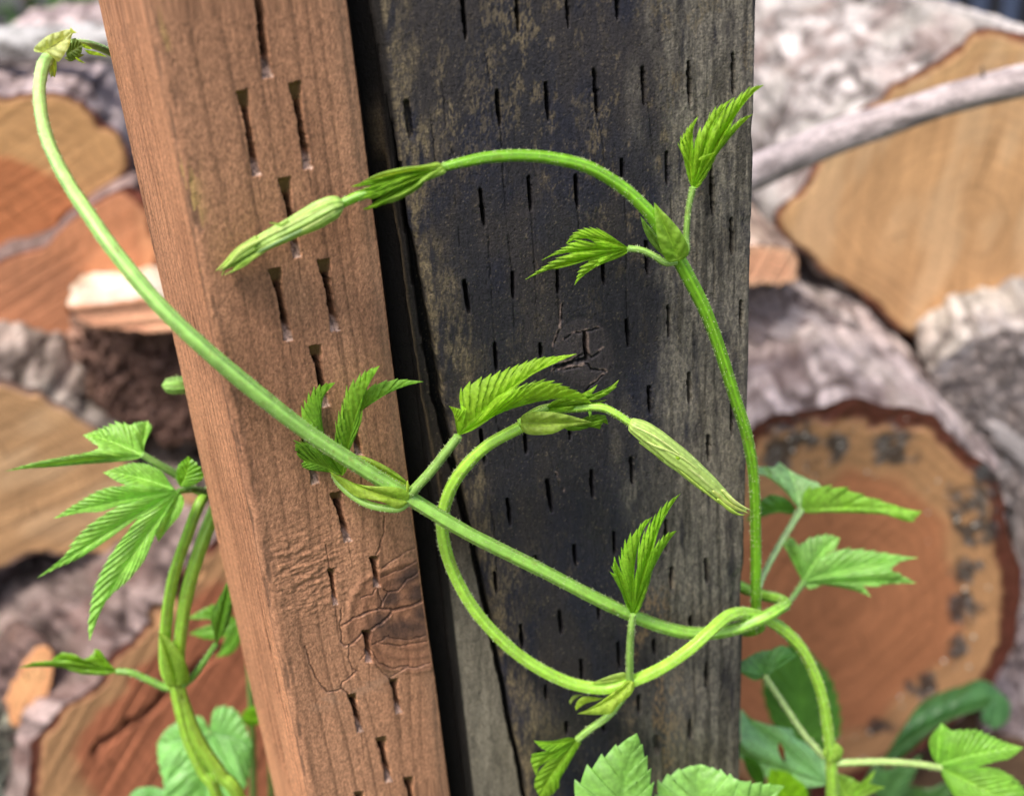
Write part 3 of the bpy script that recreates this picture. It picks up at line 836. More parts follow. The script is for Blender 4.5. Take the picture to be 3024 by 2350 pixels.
log("grey barked log lying aslant between the tan end and the orange end", [(1560, 640), (1585, 560), (1650, 590), (1760, 660), (1880, 740), (1995, 830), (2010, 900), (1900, 860), (1760, 800), (1640, 760)],
    .93, (900, 200), .3, ring=.5, heart=(150, 130, 124), sap=(176, 164, 160), heart_r=.3, bark=(186, 176, 176), bark2=(104, 92, 90), rim=(170, 152, 146), seed=30, plate=.02, bdisp=.008, saw=.02, group=None)
log("peach coloured sawn end of a small log tight against the dark post", [(1540, 535), (1610, 528), (1680, 534), (1704, 570), (1690, 602), (1620, 606), (1540, 600)],
    .90, (1000, -200), .3, ring=.04, heart=(226, 168, 132), sap=(226, 176, 140), bark=(180, 160, 150), bark2=(90, 70, 64), seed=40, plate=.02, bdisp=.004, saw=.2, name="log")
log("grey barked log with its bark side filling the right edge of the photo", [(1985, 800), (2040, 750), (2130, 715), (2260, 700), (2420, 800), (2480, 1050), (2400, 1300), (2250, 1380), (2180, 1280), (2165, 1130), (2110, 985), (2040, 900)],
    .93, (1500, -400), .4, ring=.6, heart=(150, 138, 134), sap=(176, 168, 166), heart_r=.3, bark=(196, 190, 190), bark2=(112, 104, 104), rim=(176, 168, 168), seed=50, plate=.024, bdisp=.012, saw=.02, centre=(2280, 1030))
log("dull grey log low at the right edge behind the curled leaf", [(2130, 1400), (2200, 1330), (2400, 1300), (2500, 1500), (2420, 1800), (2250, 1850), (2150, 1700), (2110, 1560)],
    .88, (1700, 300), .4, ring=.6, heart=(150, 138, 134), sap=(150, 140, 140), heart_r=.3, bark=(168, 158, 162), bark2=(92, 84, 88), rim=(152, 142, 146), seed=55, plate=.03, bdisp=.012, saw=.02)
# left side of the pile
log("upper piece of a split log, tan above and orange below, left of brown post", [(-260, 330), (-120, 240), (0, 212), (100, 206), (190, 232), (252, 300), (268, 372), (215, 412), (150, 448), (80, 512), (0, 538), (-140, 560), (-260, 520)],
    .98, (500, -420), .5, ring=.05, heart=(190, 122, 80), sap=(200, 154, 104), heart_r=.45, bark=(196, 180, 184), bark2=(120, 100, 104), rim=(104, 58, 46), seed=60, plate=.03, bdisp=.008, saw=.10, centre=(-10, 400), zone=(-20, 560, 232), name="split_log", cat="split log", sawdir=(.9, -.4))
log("lower orange piece of a split log under a dark crack, left of brown post", [(-260, 570), (-100, 580), (10, 555), (85, 530), (160, 465), (268, 400), (330, 470), (345, 560), (250, 590), (190, 625), (150, 660), (172, 738), (80, 728), (0, 706), (-150, 720), (-260, 700)],
    .96, (500, -420), .5, ring=.06, heart=(192, 132, 96), sap=(196, 140, 102), heart_r=.75, bark=(150, 130, 130), bark2=(90, 70, 66), rim=(116, 62, 48), seed=70, plate=.03, bdisp=.006, saw=.10, centre=(50, 620), zone=(-20, 540, 330), name="split_log", cat="split log", sawdir=(.9, -.4))
log("pale freshly split piece of firewood with a bright flat top", [(146, 652), (200, 648), (330, 640), (460, 640), (465, 690), (330, 705), (200, 694)],
    .86, (420, 100), .22, ring=.02, heart=(226, 168, 132), sap=(220, 160, 126), bark=(255, 236, 214), bark2=(255, 230, 204), rim=(214, 160, 130), seed=80, plate=.08, bdisp=.005, saw=.4, name="firewood_piece", cat="firewood", sawdir=(1, .05))
log("rough dark brown bark lump under the pale firewood piece", [(165, 705), (300, 705), (470, 700), (500, 800), (470, 930), (380, 940), (260, 900), (190, 830)],
    .90, (500, 0), .3, ring=.7, heart=(84, 62, 52), sap=(92, 68, 58), heart_r=.2, bark=(164, 132, 118), bark2=(92, 70, 62), rim=(84, 60, 52), seed=90, plate=.022, bdisp=.016, saw=.02)
log("tan log end with thick grey bark above the big five lobed leaf", [(-280, 900), (-100, 815), (10, 818), (90, 850), (165, 900), (235, 955), (300, 1030), (420, 1060), (470, 1150), (440, 1250), (260, 1190), (80, 1180), (-100, 1260), (-280, 1250)],
    .86, (620, -200), .45, ring=.045, heart=(176, 138, 98), sap=(184, 144, 102), heart_r=.8, bark=(180, 168, 164), bark2=(90, 78, 74), rim=(132, 104, 92), seed=100, plate=.03, bdisp=.014, saw=.16, centre=(60, 1050), pale=.3, sawdir=(.9, -.3))
log("log with purple grey shaggy bark and a cracked orange red end", [(480, 1130), (420, 1200), (345, 1300), (270, 1390), (200, 1470), (110, 1530), (80, 1640), (140, 1800), (400, 1950), (700, 1900), (760, 1600), (680, 1300), (560, 1150)],
    .74, (-900, 560), .6, ring=.07, heart=(168, 104, 74), sap=(180, 136, 96), heart_r=.72, bark=(148, 132, 132), bark2=(74, 60, 62), rim=(108, 62, 48), seed=110, plate=.022, bdisp=.014, saw=.22, centre=(400, 1520), sawdir=(.62, -.78),
    crackd=[([(200, 1600), (300, 1530), (390, 1450), (470, 1380)], 9), ([(330, 1330), (420, 1220)], 12)])
log("small sawn off limb stub with a bright peach oval end", [(60, 1400), (92, 1378), (112, 1400), (108, 1450), (92, 1500), (62, 1535), (32, 1545), (18, 1510), (24, 1460)],
    .70, (-500, 900), .12, ring=.03, heart=(236, 176, 122), sap=(232, 168, 116), bark=(120, 100, 98), bark2=(60, 46, 46), rim=(150, 110, 86), seed=120, plate=.012, bdisp=.004, saw=.06, name="limb_stub", cat="limb stub", na=120)
log("lichen covered grey green log in the lower left corner", [(-120, 1560), (0, 1545), (50, 1575), (88, 1650), (100, 1740), (60, 1850), (-100, 1880), (-200, 1720)],
    .66, (-200, 300), .3, ring=.7, heart=(128, 130, 118), sap=(140, 144, 130), heart_r=.2, bark=(178, 182, 168), bark2=(70, 68, 62), rim=(132, 134, 122), seed=130, plate=.025, bdisp=.012, saw=.02)
# back rows of the pile that show through the gaps
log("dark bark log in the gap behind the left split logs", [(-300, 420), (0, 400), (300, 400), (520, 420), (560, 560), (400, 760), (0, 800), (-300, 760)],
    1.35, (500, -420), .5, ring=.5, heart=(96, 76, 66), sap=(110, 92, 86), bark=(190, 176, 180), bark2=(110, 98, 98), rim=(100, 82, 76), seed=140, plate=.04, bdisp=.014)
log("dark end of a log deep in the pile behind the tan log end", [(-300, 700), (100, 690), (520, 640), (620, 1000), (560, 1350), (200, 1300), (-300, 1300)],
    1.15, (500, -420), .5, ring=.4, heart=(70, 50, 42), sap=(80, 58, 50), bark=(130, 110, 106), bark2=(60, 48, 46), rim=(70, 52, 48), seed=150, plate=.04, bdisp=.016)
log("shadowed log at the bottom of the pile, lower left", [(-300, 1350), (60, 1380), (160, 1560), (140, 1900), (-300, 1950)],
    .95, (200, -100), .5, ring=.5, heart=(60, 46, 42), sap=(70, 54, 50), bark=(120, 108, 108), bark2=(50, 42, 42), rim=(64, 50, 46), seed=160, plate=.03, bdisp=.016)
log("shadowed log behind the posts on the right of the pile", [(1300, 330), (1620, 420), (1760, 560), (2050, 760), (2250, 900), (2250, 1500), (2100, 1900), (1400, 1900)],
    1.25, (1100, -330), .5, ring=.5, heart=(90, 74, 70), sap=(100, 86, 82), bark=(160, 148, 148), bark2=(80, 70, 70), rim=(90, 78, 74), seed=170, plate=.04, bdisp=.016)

# ------------------------------------------------------------------ branches
def sweep(pts3, rad, nsec, ridge=0, nr=6, phase=0, twist=0):
    """ring grid along a 3-D polyline"""
    p = np.asarray(pts3); n = len(p)
    t = np.gradient(p, axis=0); t /= np.linalg.norm(t, axis=1)[:, None]
    a = np.cross(t[0], [0.3, -.9, .2]); a /= np.linalg.norm(a)
    fr = []
    for i in range(n):
        a = a - t[i] * (a @ t[i]); a /= np.linalg.norm(a); fr.append(a.copy())
    fr = np.array(fr); bn = np.cross(t, fr)
    ph = np.arange(nsec) / nsec * 2 * np.pi
    r = np.asarray(rad)[:, None] * (1 + ridge * np.cos(nr * (ph[None] + phase + twist * np.arange(n)[:, None])))
    d = fr[:, None] * np.cos(ph)[None, :, None] + bn[:, None] * np.sin(ph)[None, :, None]
    return p[:, None] + d * r[..., None], d, ph

def branch(label, px, Y, r_d, bark, bark2, seed, name="branch"):
    q = np.array([(x * DK, y * DK, yy, r) for (x, y), yy, r in zip(px, Y, r_d)], float)
    c = crom(q, 140)
    p3 = P(c[:, 0], c[:, 1], c[:, 2]); rad = c[:, 3] * DK * np.array([pxm(a) for a in p3])
    L = np.concatenate([[0], np.cumsum(np.linalg.norm(np.diff(p3, axis=0), axis=1))])
    V, d, ph = sweep(p3, rad, 40)
    LL, AA = np.meshgrid(L, ph, indexing='ij')
    nz = fbm(LL * 60, AA * 2, seed, 4)
    V = V + d * ((nz - .5) * rad[:, None] * .16)[..., None]
    col = lin(*bark2) * (1 - sstep(.3, .6, nz))[..., None] + lin(*bark) * sstep(.3, .6, nz)[..., None]
    kn = sstep(.72, .8, fbm(LL * 25, AA * 1.3, seed + 5, 3))[..., None]
    col = col * (1 - .5 * kn) + lin(80, 70, 66) * .5 * kn
    mb = MB(); mb.grid(V, col, wrap=True)
    for i in (0, -1):
        rg_ = V[i]; n = len(rg_)
        mb.add(np.vstack([rg_, rg_.mean(0)[None]]), tris=np.stack([np.arange(n), np.roll(np.arange(n), -1), np.full(n, n)], 1), col=lin(214, 170, 130))
    rt = thing(name, label, "branch", [p3[0][0], p3[0][1], 0])
    mb.build("limb", M_BARK, rt)
    return rt, p3, rad
br, bp3, brad = branch("smooth grey pink branch slanting up across the tan log end", [(1440, 452), (1612, 368), (1760, 303), (1900, 253), (2050, 205), (2184, 172), (2400, 128)], [.80, .79, .78, .77, .76, .75, .74], [38, 37, 36, 34.5, 33, 34, 34],
                       (204, 190, 188), (160, 148, 146), 200)
tw_ = MB()
for (x, y, x1, y1) in ((2098, 175, 2094, 140),):
    c = crom(np.array([(x * DK, y * DK, .755, 4), (x1 * DK, y1 * DK, .745, 1.2)]), 8)
    p3 = P(c[:, 0], c[:, 1], c[:, 2]); tw_.grid(sweep(p3, c[:, 3] * DK * pxm(p3[0]), 8)[0], lin(110, 100, 98), wrap=True)
tw_.build("twig", M_BARK, br)
branch("white barked birch branch lying along the top of the pile at upper left", [(-160, 118), (0, 100), (120, 96), (260, 92), (420, 84)], [1.05] * 5, [44, 42, 40, 40, 38], (196, 194, 192), (120, 116, 112), 210)

# ------------------------------------------------------------------ far background
def shrub(label, cx, cy, w, h, n, seed):
    r = np.random.default_rng(seed)
    rt = thing("shrub", label, "shrub", [cx, cy, 0])
    mb = MB()
    pos = np.stack([cx + r.normal(0, w * .45, n), cy + r.normal(0, .22, n), h * r.random(n) ** .8], 1)
    cl = fbm(pos[:, 0] * 5, pos[:, 2] * 5, seed, 3)
    pos = pos[cl > .42]; n = len(pos)
    ln = r.uniform(.03, .075, n)
    a = r.normal(size=(n, 3)); a[:, 2] -= .3; a /= np.linalg.norm(a, axis=1)[:, None]
    b = np.cross(a, r.normal(size=(n, 3))); b /= np.linalg.norm(b, axis=1)[:, None]
    q = np.stack([pos, pos + a * (ln * .5)[:, None] + b * (ln * .3)[:, None], pos + a * ln[:, None], pos + a * (ln * .5)[:, None] - b * (ln * .3)[:, None]], 1)
    base = np.where((r.random(n) > .5)[:, None], lin(92, 140, 60), lin(56, 100, 44))
    base = base * r.uniform(.6, 1.3, n)[:, None]
    mb.add(q.reshape(-1, 3), quads=np.arange(4 * n).reshape(-1, 4), col=np.repeat(base, 4, 0))
    mb.build("foliage", M_LEAFSOFT, rt, smooth=False)
    mb = MB()
    for i in range(9):
        x = cx + r.normal(0, w * .35)
        p3 = crom(np.array([(cx + (x - cx) * .3, cy, -.02), (x, cy + r.normal(0, .05), h * .5), (x + r.normal(0, .1), cy + r.normal(0, .1), h * .95)]), 14)
        mb.grid(sweep(p3, np.linspace(.012, .003, 14), 7)[0], lin(80, 66, 52), wrap=True)
    mb.build("stem", M_BARK, rt)
shrub("bright green leafy shrub far behind the upper left of the pile", -1.15, 2.55, 1.0, 1.35, 9000, 301)
shrub("dark green leafy shrub far behind the middle of the pile", .35, 3.0, 1.2, 1.5, 9000, 302)
shrub("leafy green shrub far behind the right end of the pile", 2.4, 3.6, 1.0, 1.5, 6000, 303)

wl = MB()
def box(mb, x0, x1, y0, y1, z0, z1, col):
    v = np.array([(x, y, z) for x in (x0, x1) for y in (y0, y1) for z in (z0, z1)])
    mb.add(v, quads=[(0, 1, 3, 2), (4, 6, 7, 5), (0, 4, 5, 1), (2, 3, 7, 6), (0, 2, 6, 4), (1, 5, 7, 3)], col=col)
FY = 2.3
box(wl, .55, 1.9, FY + .12, FY + .16, 0, 1.25, lin(92, 104, 132))
tag(wl.build("screen_panel", M_METAL, smooth=False), "blue grey panel behind black bars in the upper right corner", "panel")
rl = thing("railing", "black metal bar railing in front of the blue grey panel, upper right", "railing", [1.2, FY, 0])
xs = [P(np.array(x * DK), np.array(10 * DK), np.array(FY))[0] for x in (2056, 2122, 2188, 2254, 2320)]
step_ = xs[1] - xs[0]
for x in [xs[0] - step_ * i for i in range(5, 0, -1)] + xs:
    mb = MB(); box(mb, x - .011, x + .011, FY - .011, FY + .011, -.02, 1.15, lin(30, 30, 36)); mb.build("bar", M_METAL, rl, smooth=False)
mb = MB(); box(mb, xs[0] - step_ * 5.5, xs[-1] + .1, FY - .016, FY + .016, 1.15, 1.19, lin(30, 30, 36)); mb.build("top_rail", M_METAL, rl, smooth=False)

# ------------------------------------------------------------------ plant builders
G_STEM = (152, 200, 70); G_LEAF = (148, 198, 50); G_PALE = (184, 208, 116); G_MINT = (118, 178, 106)

def px_tube(mb, fr, pts, col, n=None, nsec=18, ridge=.09, nr=6, hair=0, seed=0, hcol=None, hl=7.0, tipcol=None, cap=True):
    """pts: (x, y, Y, r) with x, y, r in the frame's pixels"""
    k = FR[fr][2]
    q = np.array([(*z2s(fr, a[0], a[1]), a[2], a[3] * k) for a in pts], float)
    L = np.sum(np.linalg.norm(np.diff(q[:, :2], axis=0), axis=1))
    n = n or max(10, int(L / 7))
    c = crom(q, n)
    p3 = P(c[:, 0], c[:, 1], c[:, 2]); m = np.array([pxm(a) for a in p3]); rad = np.maximum(c[:, 3], .3) * m * (1 + .09 * (fbm(np.arange(n) / 7.0, np.zeros(n) + seed, seed + 60, 3) - .5))
    V, d, ph = sweep(p3, rad, nsec, ridge, nr, .3, .004)
    lc = lin(*col)
    cc = np.broadcast_to(lc, V.shape).copy()
    s = np.arange(n)[:, None] / 9.0
    cc *= (.86 + .28 * fbm(s * .3 + seed, ph[None] * 1.1 + s * 0, seed + 3, 3))[..., None]
    bands = fbm(np.cos(ph)[None] * 2.6 + 5 + s * .01, np.sin(ph)[None] * 2.6 + 5 + s * .012, seed + 4, 2) - .5
    cc *= (1 + (1.1 if nsec < 40 else .6) * bands)[..., None] * np.array([1, 1, 1])
    cc *= (.9 + .2 * fbm(s * 2.2, np.cos(ph)[None] * 2 + 3, seed + 6, 2))[..., None]
    fk = sstep(.70, .80, fbm(s * 3.0, np.cos(ph)[None] * 3 + 7 + np.sin(ph)[None] * 1.7, seed + 8, 3))
    cc = cc * (1 - (.30 if nsec < 40 else .0) * fk[..., None] * np.array([.4, 1, .8]))
    rg_ = np.cos(nr * (ph[None] + .3 + .004 * np.arange(n)[:, None]))
    cc *= (1 + (.16 if nsec < 40 else .08) * rg_)[..., None]
    if tipcol is not None:
        t = np.linspace(0, 1, n)[:, None, None] ** .55
        cc = cc * ((1 - t) + lin(*tipcol) / lc * t)
    mb.grid(V, cc, wrap=True)
    if cap:
        for i, fl in ((0, 1), (-1, 0)):
            r_ = V[i]; e = p3[i] + (p3[i] - p3[1 if i == 0 else -2]) * .6
            tri = np.stack([np.arange(nsec), np.roll(np.arange(nsec), -1), np.full(nsec, nsec)], 1)
            mb.add(np.vstack([r_, e[None]]), tris=tri[:, ::-1] if fl else tri, col=cc[i].mean(0))
    if hair:
        r = np.random.default_rng(seed + 900)
        cnt = int(L * hair)
        ii = r.integers(1, n - 1, cnt); jj = r.integers(0, nsec, cnt)
        hc = lin(*(hcol or (206, 226, 160)))
        b = V[ii, jj] + (p3[np.minimum(ii + 1, n - 1)] - p3[ii]) * r.random(cnt)[:, None]; dd = d[ii, jj]
        tn = p3[np.minimum(ii + 1, n - 1)] - p3[ii - 1]; tn /= np.linalg.norm(tn, axis=1)[:, None]
        sd_ = np.cross(dd, tn)
        w = (1.0 * m[ii])[:, None]; h = (r.uniform(.45, 1.1, cnt) * hl * m[ii])[:, None]
        v = np.stack([b + tn * w - dd * w, b - tn * w * .6 + sd_ * w - dd * w, b - tn * w * .6 - sd_ * w - dd * w, b + dd * h + tn * h * r.normal(0, .3, cnt)[:, None]], 1)
        base = np.arange(cnt)[:, None] * 4
        tri = np.concatenate([base + [0, 1, 3], base + [1, 2, 3], base + [2, 0, 3]], 0)
        mb.add(v.reshape(-1, 3), tris=tri, col=hc)
    return p3

def blade(mb, fr, base, outline, Y, col=G_LEAF, col2=None, teeth=9, tooth=.11, veins=9, corr=.5, bulge=.10, mid=0.0, seed=0, dyb=0.0, vein_c=1.5, tipb=1.0, cols=12, curl=0.0, tilt=.08):
    """palmate blade.  base (x, y); outline: ('c'|'t'|'s', x, y[, dY mm]) round from the base back to the base.  Y at the base; dY in mm."""
    k = FR[fr][2]
    B = np.array([*z2s(fr, *base), dyb])
    pts = [('b', B)]
    for o in outline:
        x, y = z2s(fr, o[1], o[2]); pts.append((o[0], np.array([x, y, o[3] if len(o) > 3 else 0.0])))
    pts.append(('b', B))
    key = [i for i, p in enumerate(pts) if p[0] in 'bts']
    c_a = np.minimum(lin(*col) * np.array([1.10, 1.04, .95]), .8); c_b = np.minimum(lin(*(col2 or col)) * np.array([1.10, 1.04, .95]), .8)
    rg_ = np.random.default_rng(seed + 50)
    # walk pairs (start, tip) and (tip, end)
    tips = [i for i in key if pts[i][0] == 't']
    for ti in tips:
        T = pts[ti][1]
        prev = max(i for i in key if i < ti); nxt = min(i for i in key if i > ti)
        left = [p[1] for p in pts[prev:ti + 1]]
        right = [p[1] for p in pts[ti:nxt + 1]][::-1]
        Lc_ = crom(np.array(left), 60); Rc_ = crom(np.array(right), 60)
        # midrib bows with the lobe
        mdl = (Lc_[30] + Rc_[30]) / 2
        ctrl = .5 * (B + T) * .35 + mdl * .65 if (pts[prev][0] == 's' or pts[nxt][0] == 's') else .5 * (.5 * (B + T) + mdl)
        M_ = crom(np.array([B, B * .30 + ctrl * .74 - T * .04, ctrl * .72 + T * .34 - B * .06, T]), 80)
        for side, cur, kind in ((0, left, pts[prev]), (1, right, pts[nxt])):
            mar = crom(np.array(cur), 90)
            if kind[0] == 's':
                sl_ = np.linspace(0, 1, 40)[:, None]
                bow = B * (1 - sl_) + kind[1] * sl_
                E = np.vstack([bow[:-1], mar])
            else:
                E = mar
            nrow = int(max(3, veins) * 12)
            Ls = np.concatenate([[0], np.cumsum(np.linalg.norm(np.diff(E[:, :2], axis=0), axis=1))])
            ts = Ls[39] / Ls[-1] if kind[0] == 's' else 0.0
            t = np.linspace(0, 1, nrow)
            Es = np.stack([np.interp(t * Ls[-1], Ls, E[:, j]) for j in range(3)], 1)
            Lm = np.concatenate([[0], np.cumsum(np.linalg.norm(np.diff(M_[:, :2], axis=0), axis=1))])
            tm = t - .26 * np.sin(np.pi * t)
            Ms = np.stack([np.interp(tm * Lm[-1], Lm, M_[:, j]) for j in range(3)], 1)
            wv = Es[:, :2] - Ms[:, :2]; wl_ = np.linalg.norm(wv, axis=1) + 1e-6
            tg = np.gradient(Es[:, :2], axis=0); tg /= (np.linalg.norm(tg, axis=1)[:, None] + 1e-9)
            on = np.clip((t - ts) / max(1e-3, 1 - ts), 0, 1)
            ph = t * teeth + rg_.random()
            saw = (ph % 1.0) ** 1.7
            amp = tooth * np.minimum(wl_, np.median(wl_) * 1.3) * sstep(0.04, .16, on) * sstep(1.0, .88, on)
            Es[:, :2] += (wv / wl_[:, None]) * ((saw - .5) * amp)[:, None] + tg * (saw * amp * .9)[:, None]
            uu = np.linspace(0, 1, cols)
            Gd = Ms[:, None] * (1 - uu)[None, :, None] + Es[:, None] * uu[None, :, None]
            # veins sweep forward to the margin; rows bow a little
            wl3 = wl_[:, None]
            env = np.sin(np.pi * np.clip(uu, 0, 1))[None] ** .8
            dY = Gd[..., 2] * 1e-3
            mpp = Y / FPX * 1.05
            dY = dY + mid * 1e-3 * np.sin(np.pi * np.clip(t * 1.05, 0, 1))[:, None] * (1 - uu)[None] ** 1.5
            hS = .16 * np.linalg.norm(kind[1][:2] - B[:2]) * mpp if kind[0] == 's' else 0.0
            hE = np.where(t < ts, hS * t / max(ts, 1e-3), hS * (1 - on) ** 1.5)
            fus = sstep(ts + .06, ts - .02, t) if kind[0] == 's' else np.zeros_like(t)
            dY = dY - hE[:, None] * (uu * (2 - uu))[None]
            dY = dY - bulge * wl3 * mpp * env * (1 - .75 * fus[:, None])
            seamfade = 1 - fus[:, None] * (uu[None] ** 2)
            vp_ = t[:, None] * veins * 1.25 - .18 * uu[None]
            vp_ = vp_ + .55 * (fbm(Gd[..., 0] / 45, Gd[..., 1] / 45, seed + 21, 2) - .5)
            rid = np.cos(2 * np.pi * vp_) * (.55 + .9 * fbm(Gd[..., 0] / 30 + 3, Gd[..., 1] / 30, seed + 22, 2))
            dY = dY + corr * 5.2 * mpp * rid * (np.sqrt(uu) * (1 - .35 * uu))[None] * np.minimum(1, wl3 / 30) * seamfade
            dY = dY + (fbm(Gd[..., 0] / 9, Gd[..., 1] / 9, seed + 8, 2) - .5) * 4.0 * mpp * min(1, corr * 2)
            dY = dY + curl * 1e-3 * (uu[None] ** 2)
            dY = dY - (Gd[..., 1] - B[1]) * mpp * tilt
            V = P(Gd[..., 0], Gd[..., 1], Y + dY)
            mixn = fbm(Gd[..., 0] / 60, Gd[..., 1] / 60, seed + 12, 3)[..., None]
            cc = c_a * (1 - mixn) + c_b * mixn
            vein_m = np.maximum(np.exp(-(uu[None] * wl3 / 3.2) ** 2), .35 * sstep(.90, 1.0, rid) * (1 - uu[None] * .6) * seamfade) * np.ones_like(rid)
            cc = cc * (1 + (vein_c - 1) * vein_m[..., None] * np.array([1.0, .75, .9]))
            cc = cc * (1 + .06 * min(1, corr * 2) * rid * (.3 + .7 * np.sin(np.pi * uu)[None]) * seamfade)[..., None]
            cc = cc * (.78 + .44 * fbm(Gd[..., 0] / 34, Gd[..., 1] / 34, seed + 14, 3))[..., None]
            em = sstep(.85, 1, uu)[None] * .25
            cc = cc * (1 + em[..., None] * np.array([.2, .3, .8]))
            a0, a1, a2 = Gd[nrow // 2, 0, :2], Gd[nrow // 2, -1, :2], Gd[nrow // 2 + 2, 0, :2]
            crs = (a1[0] - a0[0]) * (a2[1] - a0[1]) - (a1[1] - a0[1]) * (a2[0] - a0[0])
            mb.grid(V, cc, flip=crs > 0)

def c_(*p): return [('c', *q) for q in p]

class Plant:
    def __init__(self, label, loc, name="hop_vine", cat="vine", group=None):
        self.rt = thing(name, label, cat, loc, group)
    def stem(self, segs, seed=0, hair=.5, col=G_STEM, ridge=.09, tipcol=None, name="stem", label=None):
        mb = MB()
        for i, (fr, pts) in enumerate(segs): px_tube(mb, fr, pts, col, hair=hair, seed=seed + i * 7, ridge=ridge, tipcol=tipcol)
        o = mb.build(name, M_STEM, self.rt)
        if label: o['label'] = label
        return o
    def leaf(self, pieces, petiole=None, mat=None, name="leaf", hair=.5, pcol=(136, 176, 84), seed=0, label=None):
        mb = MB()
        for i, p in enumerate(pieces):
            p = dict(p); p.setdefault('seed', seed + i * 5); blade(mb, **p)
        o = mb.build(name, mat or M_LEAF, self.rt, weld=2e-6)
        if label: o['label'] = label
        if petiole:
            m2 = MB(); px_tube(m2, petiole[0], petiole[1], pcol, hair=hair, seed=seed + 3, ridge=.07, nsec=14)
            m2.build("petiole", M_STEM, o)
        return o
    def bud(self, fr, axis, strands, col=(172, 208, 104), col2=(150, 190, 70), seed=0, ridge=.11, nr=9, hair=.4, squash=1.0, label=None):
        mb = MB()
        px_tube(mb, fr, axis, col, nsec=54, ridge=ridge, nr=nr, seed=seed, hair=hair, hl=4)
        for i, (pts, c) in enumerate(strands):
            px_tube(mb, fr, pts, c, nsec=10, ridge=.1, nr=3, seed=seed + i)
        o = mb.build("bud", M_BUD, self.rt)
        if label: o['label'] = label
        return o

# ------------------------------------------------------------------ vine A: from upper left, across the brown post, to the twist
A = Plant("thick hop shoot sweeping down from upper left across both posts", P(np.array(2300.), np.array(1800.), np.array(.39)) * [1, 1, 0])
YA = [(110, 118, .408, 12), (97, 132, .405, 12.8), (88, 158, .400, 13), (84, 205, .392, 13), (93, 270, .380, 13.5), (114, 330, .368, 14), (150, 398, .356, 14.5), (190, 458, .346, 15), (240, 530, .338, 16), (330, 640, .3315, 17), (430, 738, .331, 17.5),
      (560, 848, .337, 17.5), (660, 925, .343, 17), (760, 990, .349, 16), (840, 1040, .353, 15), (900, 1078, .355, 14.5), (1000, 1138, .358, 14.2), (1150, 1213, .366, 13.8), (1290, 1285, .373, 13.5), (1400, 1332, .381, 13), (1480, 1350, .386, 12.8), (1560, 1343, .389, 12.5), (1625, 1318, .390, 12.5),
      (1655, 1302, .393, 12), (1676, 1288, .402, 11), (1665, 1278, .414, 11), (1632, 1270, .423, 11), (1596, 1258, .428, 11), (1560, 1250, .430, 11), (1500, 1300, .440, 11), (1440, 1700, .47, 12)]
A.stem([('D', YA), ('ZF', [(1000, 560, .412, 60), (1180, 575, .418, 66), (1420, 620, .428, 68), (1700, 740, .440, 66), (2100, 1000, .46, 60)])], seed=1, hair=.8, col=(172, 216, 132), tipcol=(138, 192, 56), label="long pale green ribbed main stem with fine bristles")
A.leaf([dict(fr='Z2', base=(1190, 1440), outline=c_((1210, 1360), (1120, 1310, -2), (1000, 1292, -3), (860, 1290, -3), (700, 1268, -2), (560, 1205)) + [('t', 425, 1140)] + c_((530, 1265), (680, 1385, -2), (800, 1415, -3), (950, 1445, -4), (1090, 1512, -2), (1160, 1490)),
             Y=.3515, col=(168, 200, 84), col2=(140, 184, 60), teeth=1, tooth=0, veins=3, corr=.5, bulge=.22, vein_c=1.15)], name="stipule", seed=11)
A.leaf([dict(fr='Z2', base=(1225, 1300), outline=c_((1150, 1215), (1050, 1140), (920, 1065), (760, 1000)) + [('t', 615, 985)] + c_((740, 1020), (790, 1090), (900, 1160), (1020, 1240), (1150, 1295)),
             Y=.358, col=(160, 196, 84), col2=(132, 178, 56), teeth=1, tooth=0, veins=3, corr=.35, bulge=.22, vein_c=1.15)], name="stipule", seed=12)
A.leaf([dict(fr='Z3', base=(200, 990), outline=[('c', 178, 880), ('c', 150, 730), ('t', 98, 650, -3), ('c', 250, 690, -1), ('s', 300, 690, 0), ('c', 225, 600, 3), ('c', 232, 480, 4), ('c', 330, 395, 4), ('c', 540, 320, 4), ('c', 830, 208, 4), ('c', 1100, 110, 3), ('c', 1330, 82, 2), ('t', 1550, 58, 0),
                                                ('c', 1310, 165, 0), ('c', 1100, 262, 0), ('c', 900, 400, 0), ('s', 640, 545, 2), ('c', 800, 470, -3), ('c', 1000, 400, -4), ('c', 1180, 362, -4), ('c', 1350, 398, -3), ('c', 1480, 448, -2), ('c', 1620, 512), ('t', 1725, 618, 2), ('c', 1570, 500), ('c', 1440, 490),
                                                ('c', 1290, 482, -1), ('c', 1180, 500, -2), ('c', 1000, 535, -3), ('c', 700, 712, -3), ('c', 400, 910, -2)],
             Y=.352, teeth=17, tooth=.15, veins=13, corr=.55, bulge=.10, mid=1.5)], ('Z2', [(1190, 1390, .3535, 42), (1260, 1310, .3525, 46), (1400, 1160, .352, 46), (1550, 970, .352, 44), (1650, 845, .352, 42), (1676, 806, .352, 40)]), seed=13, label="upright folded leaf above the node")
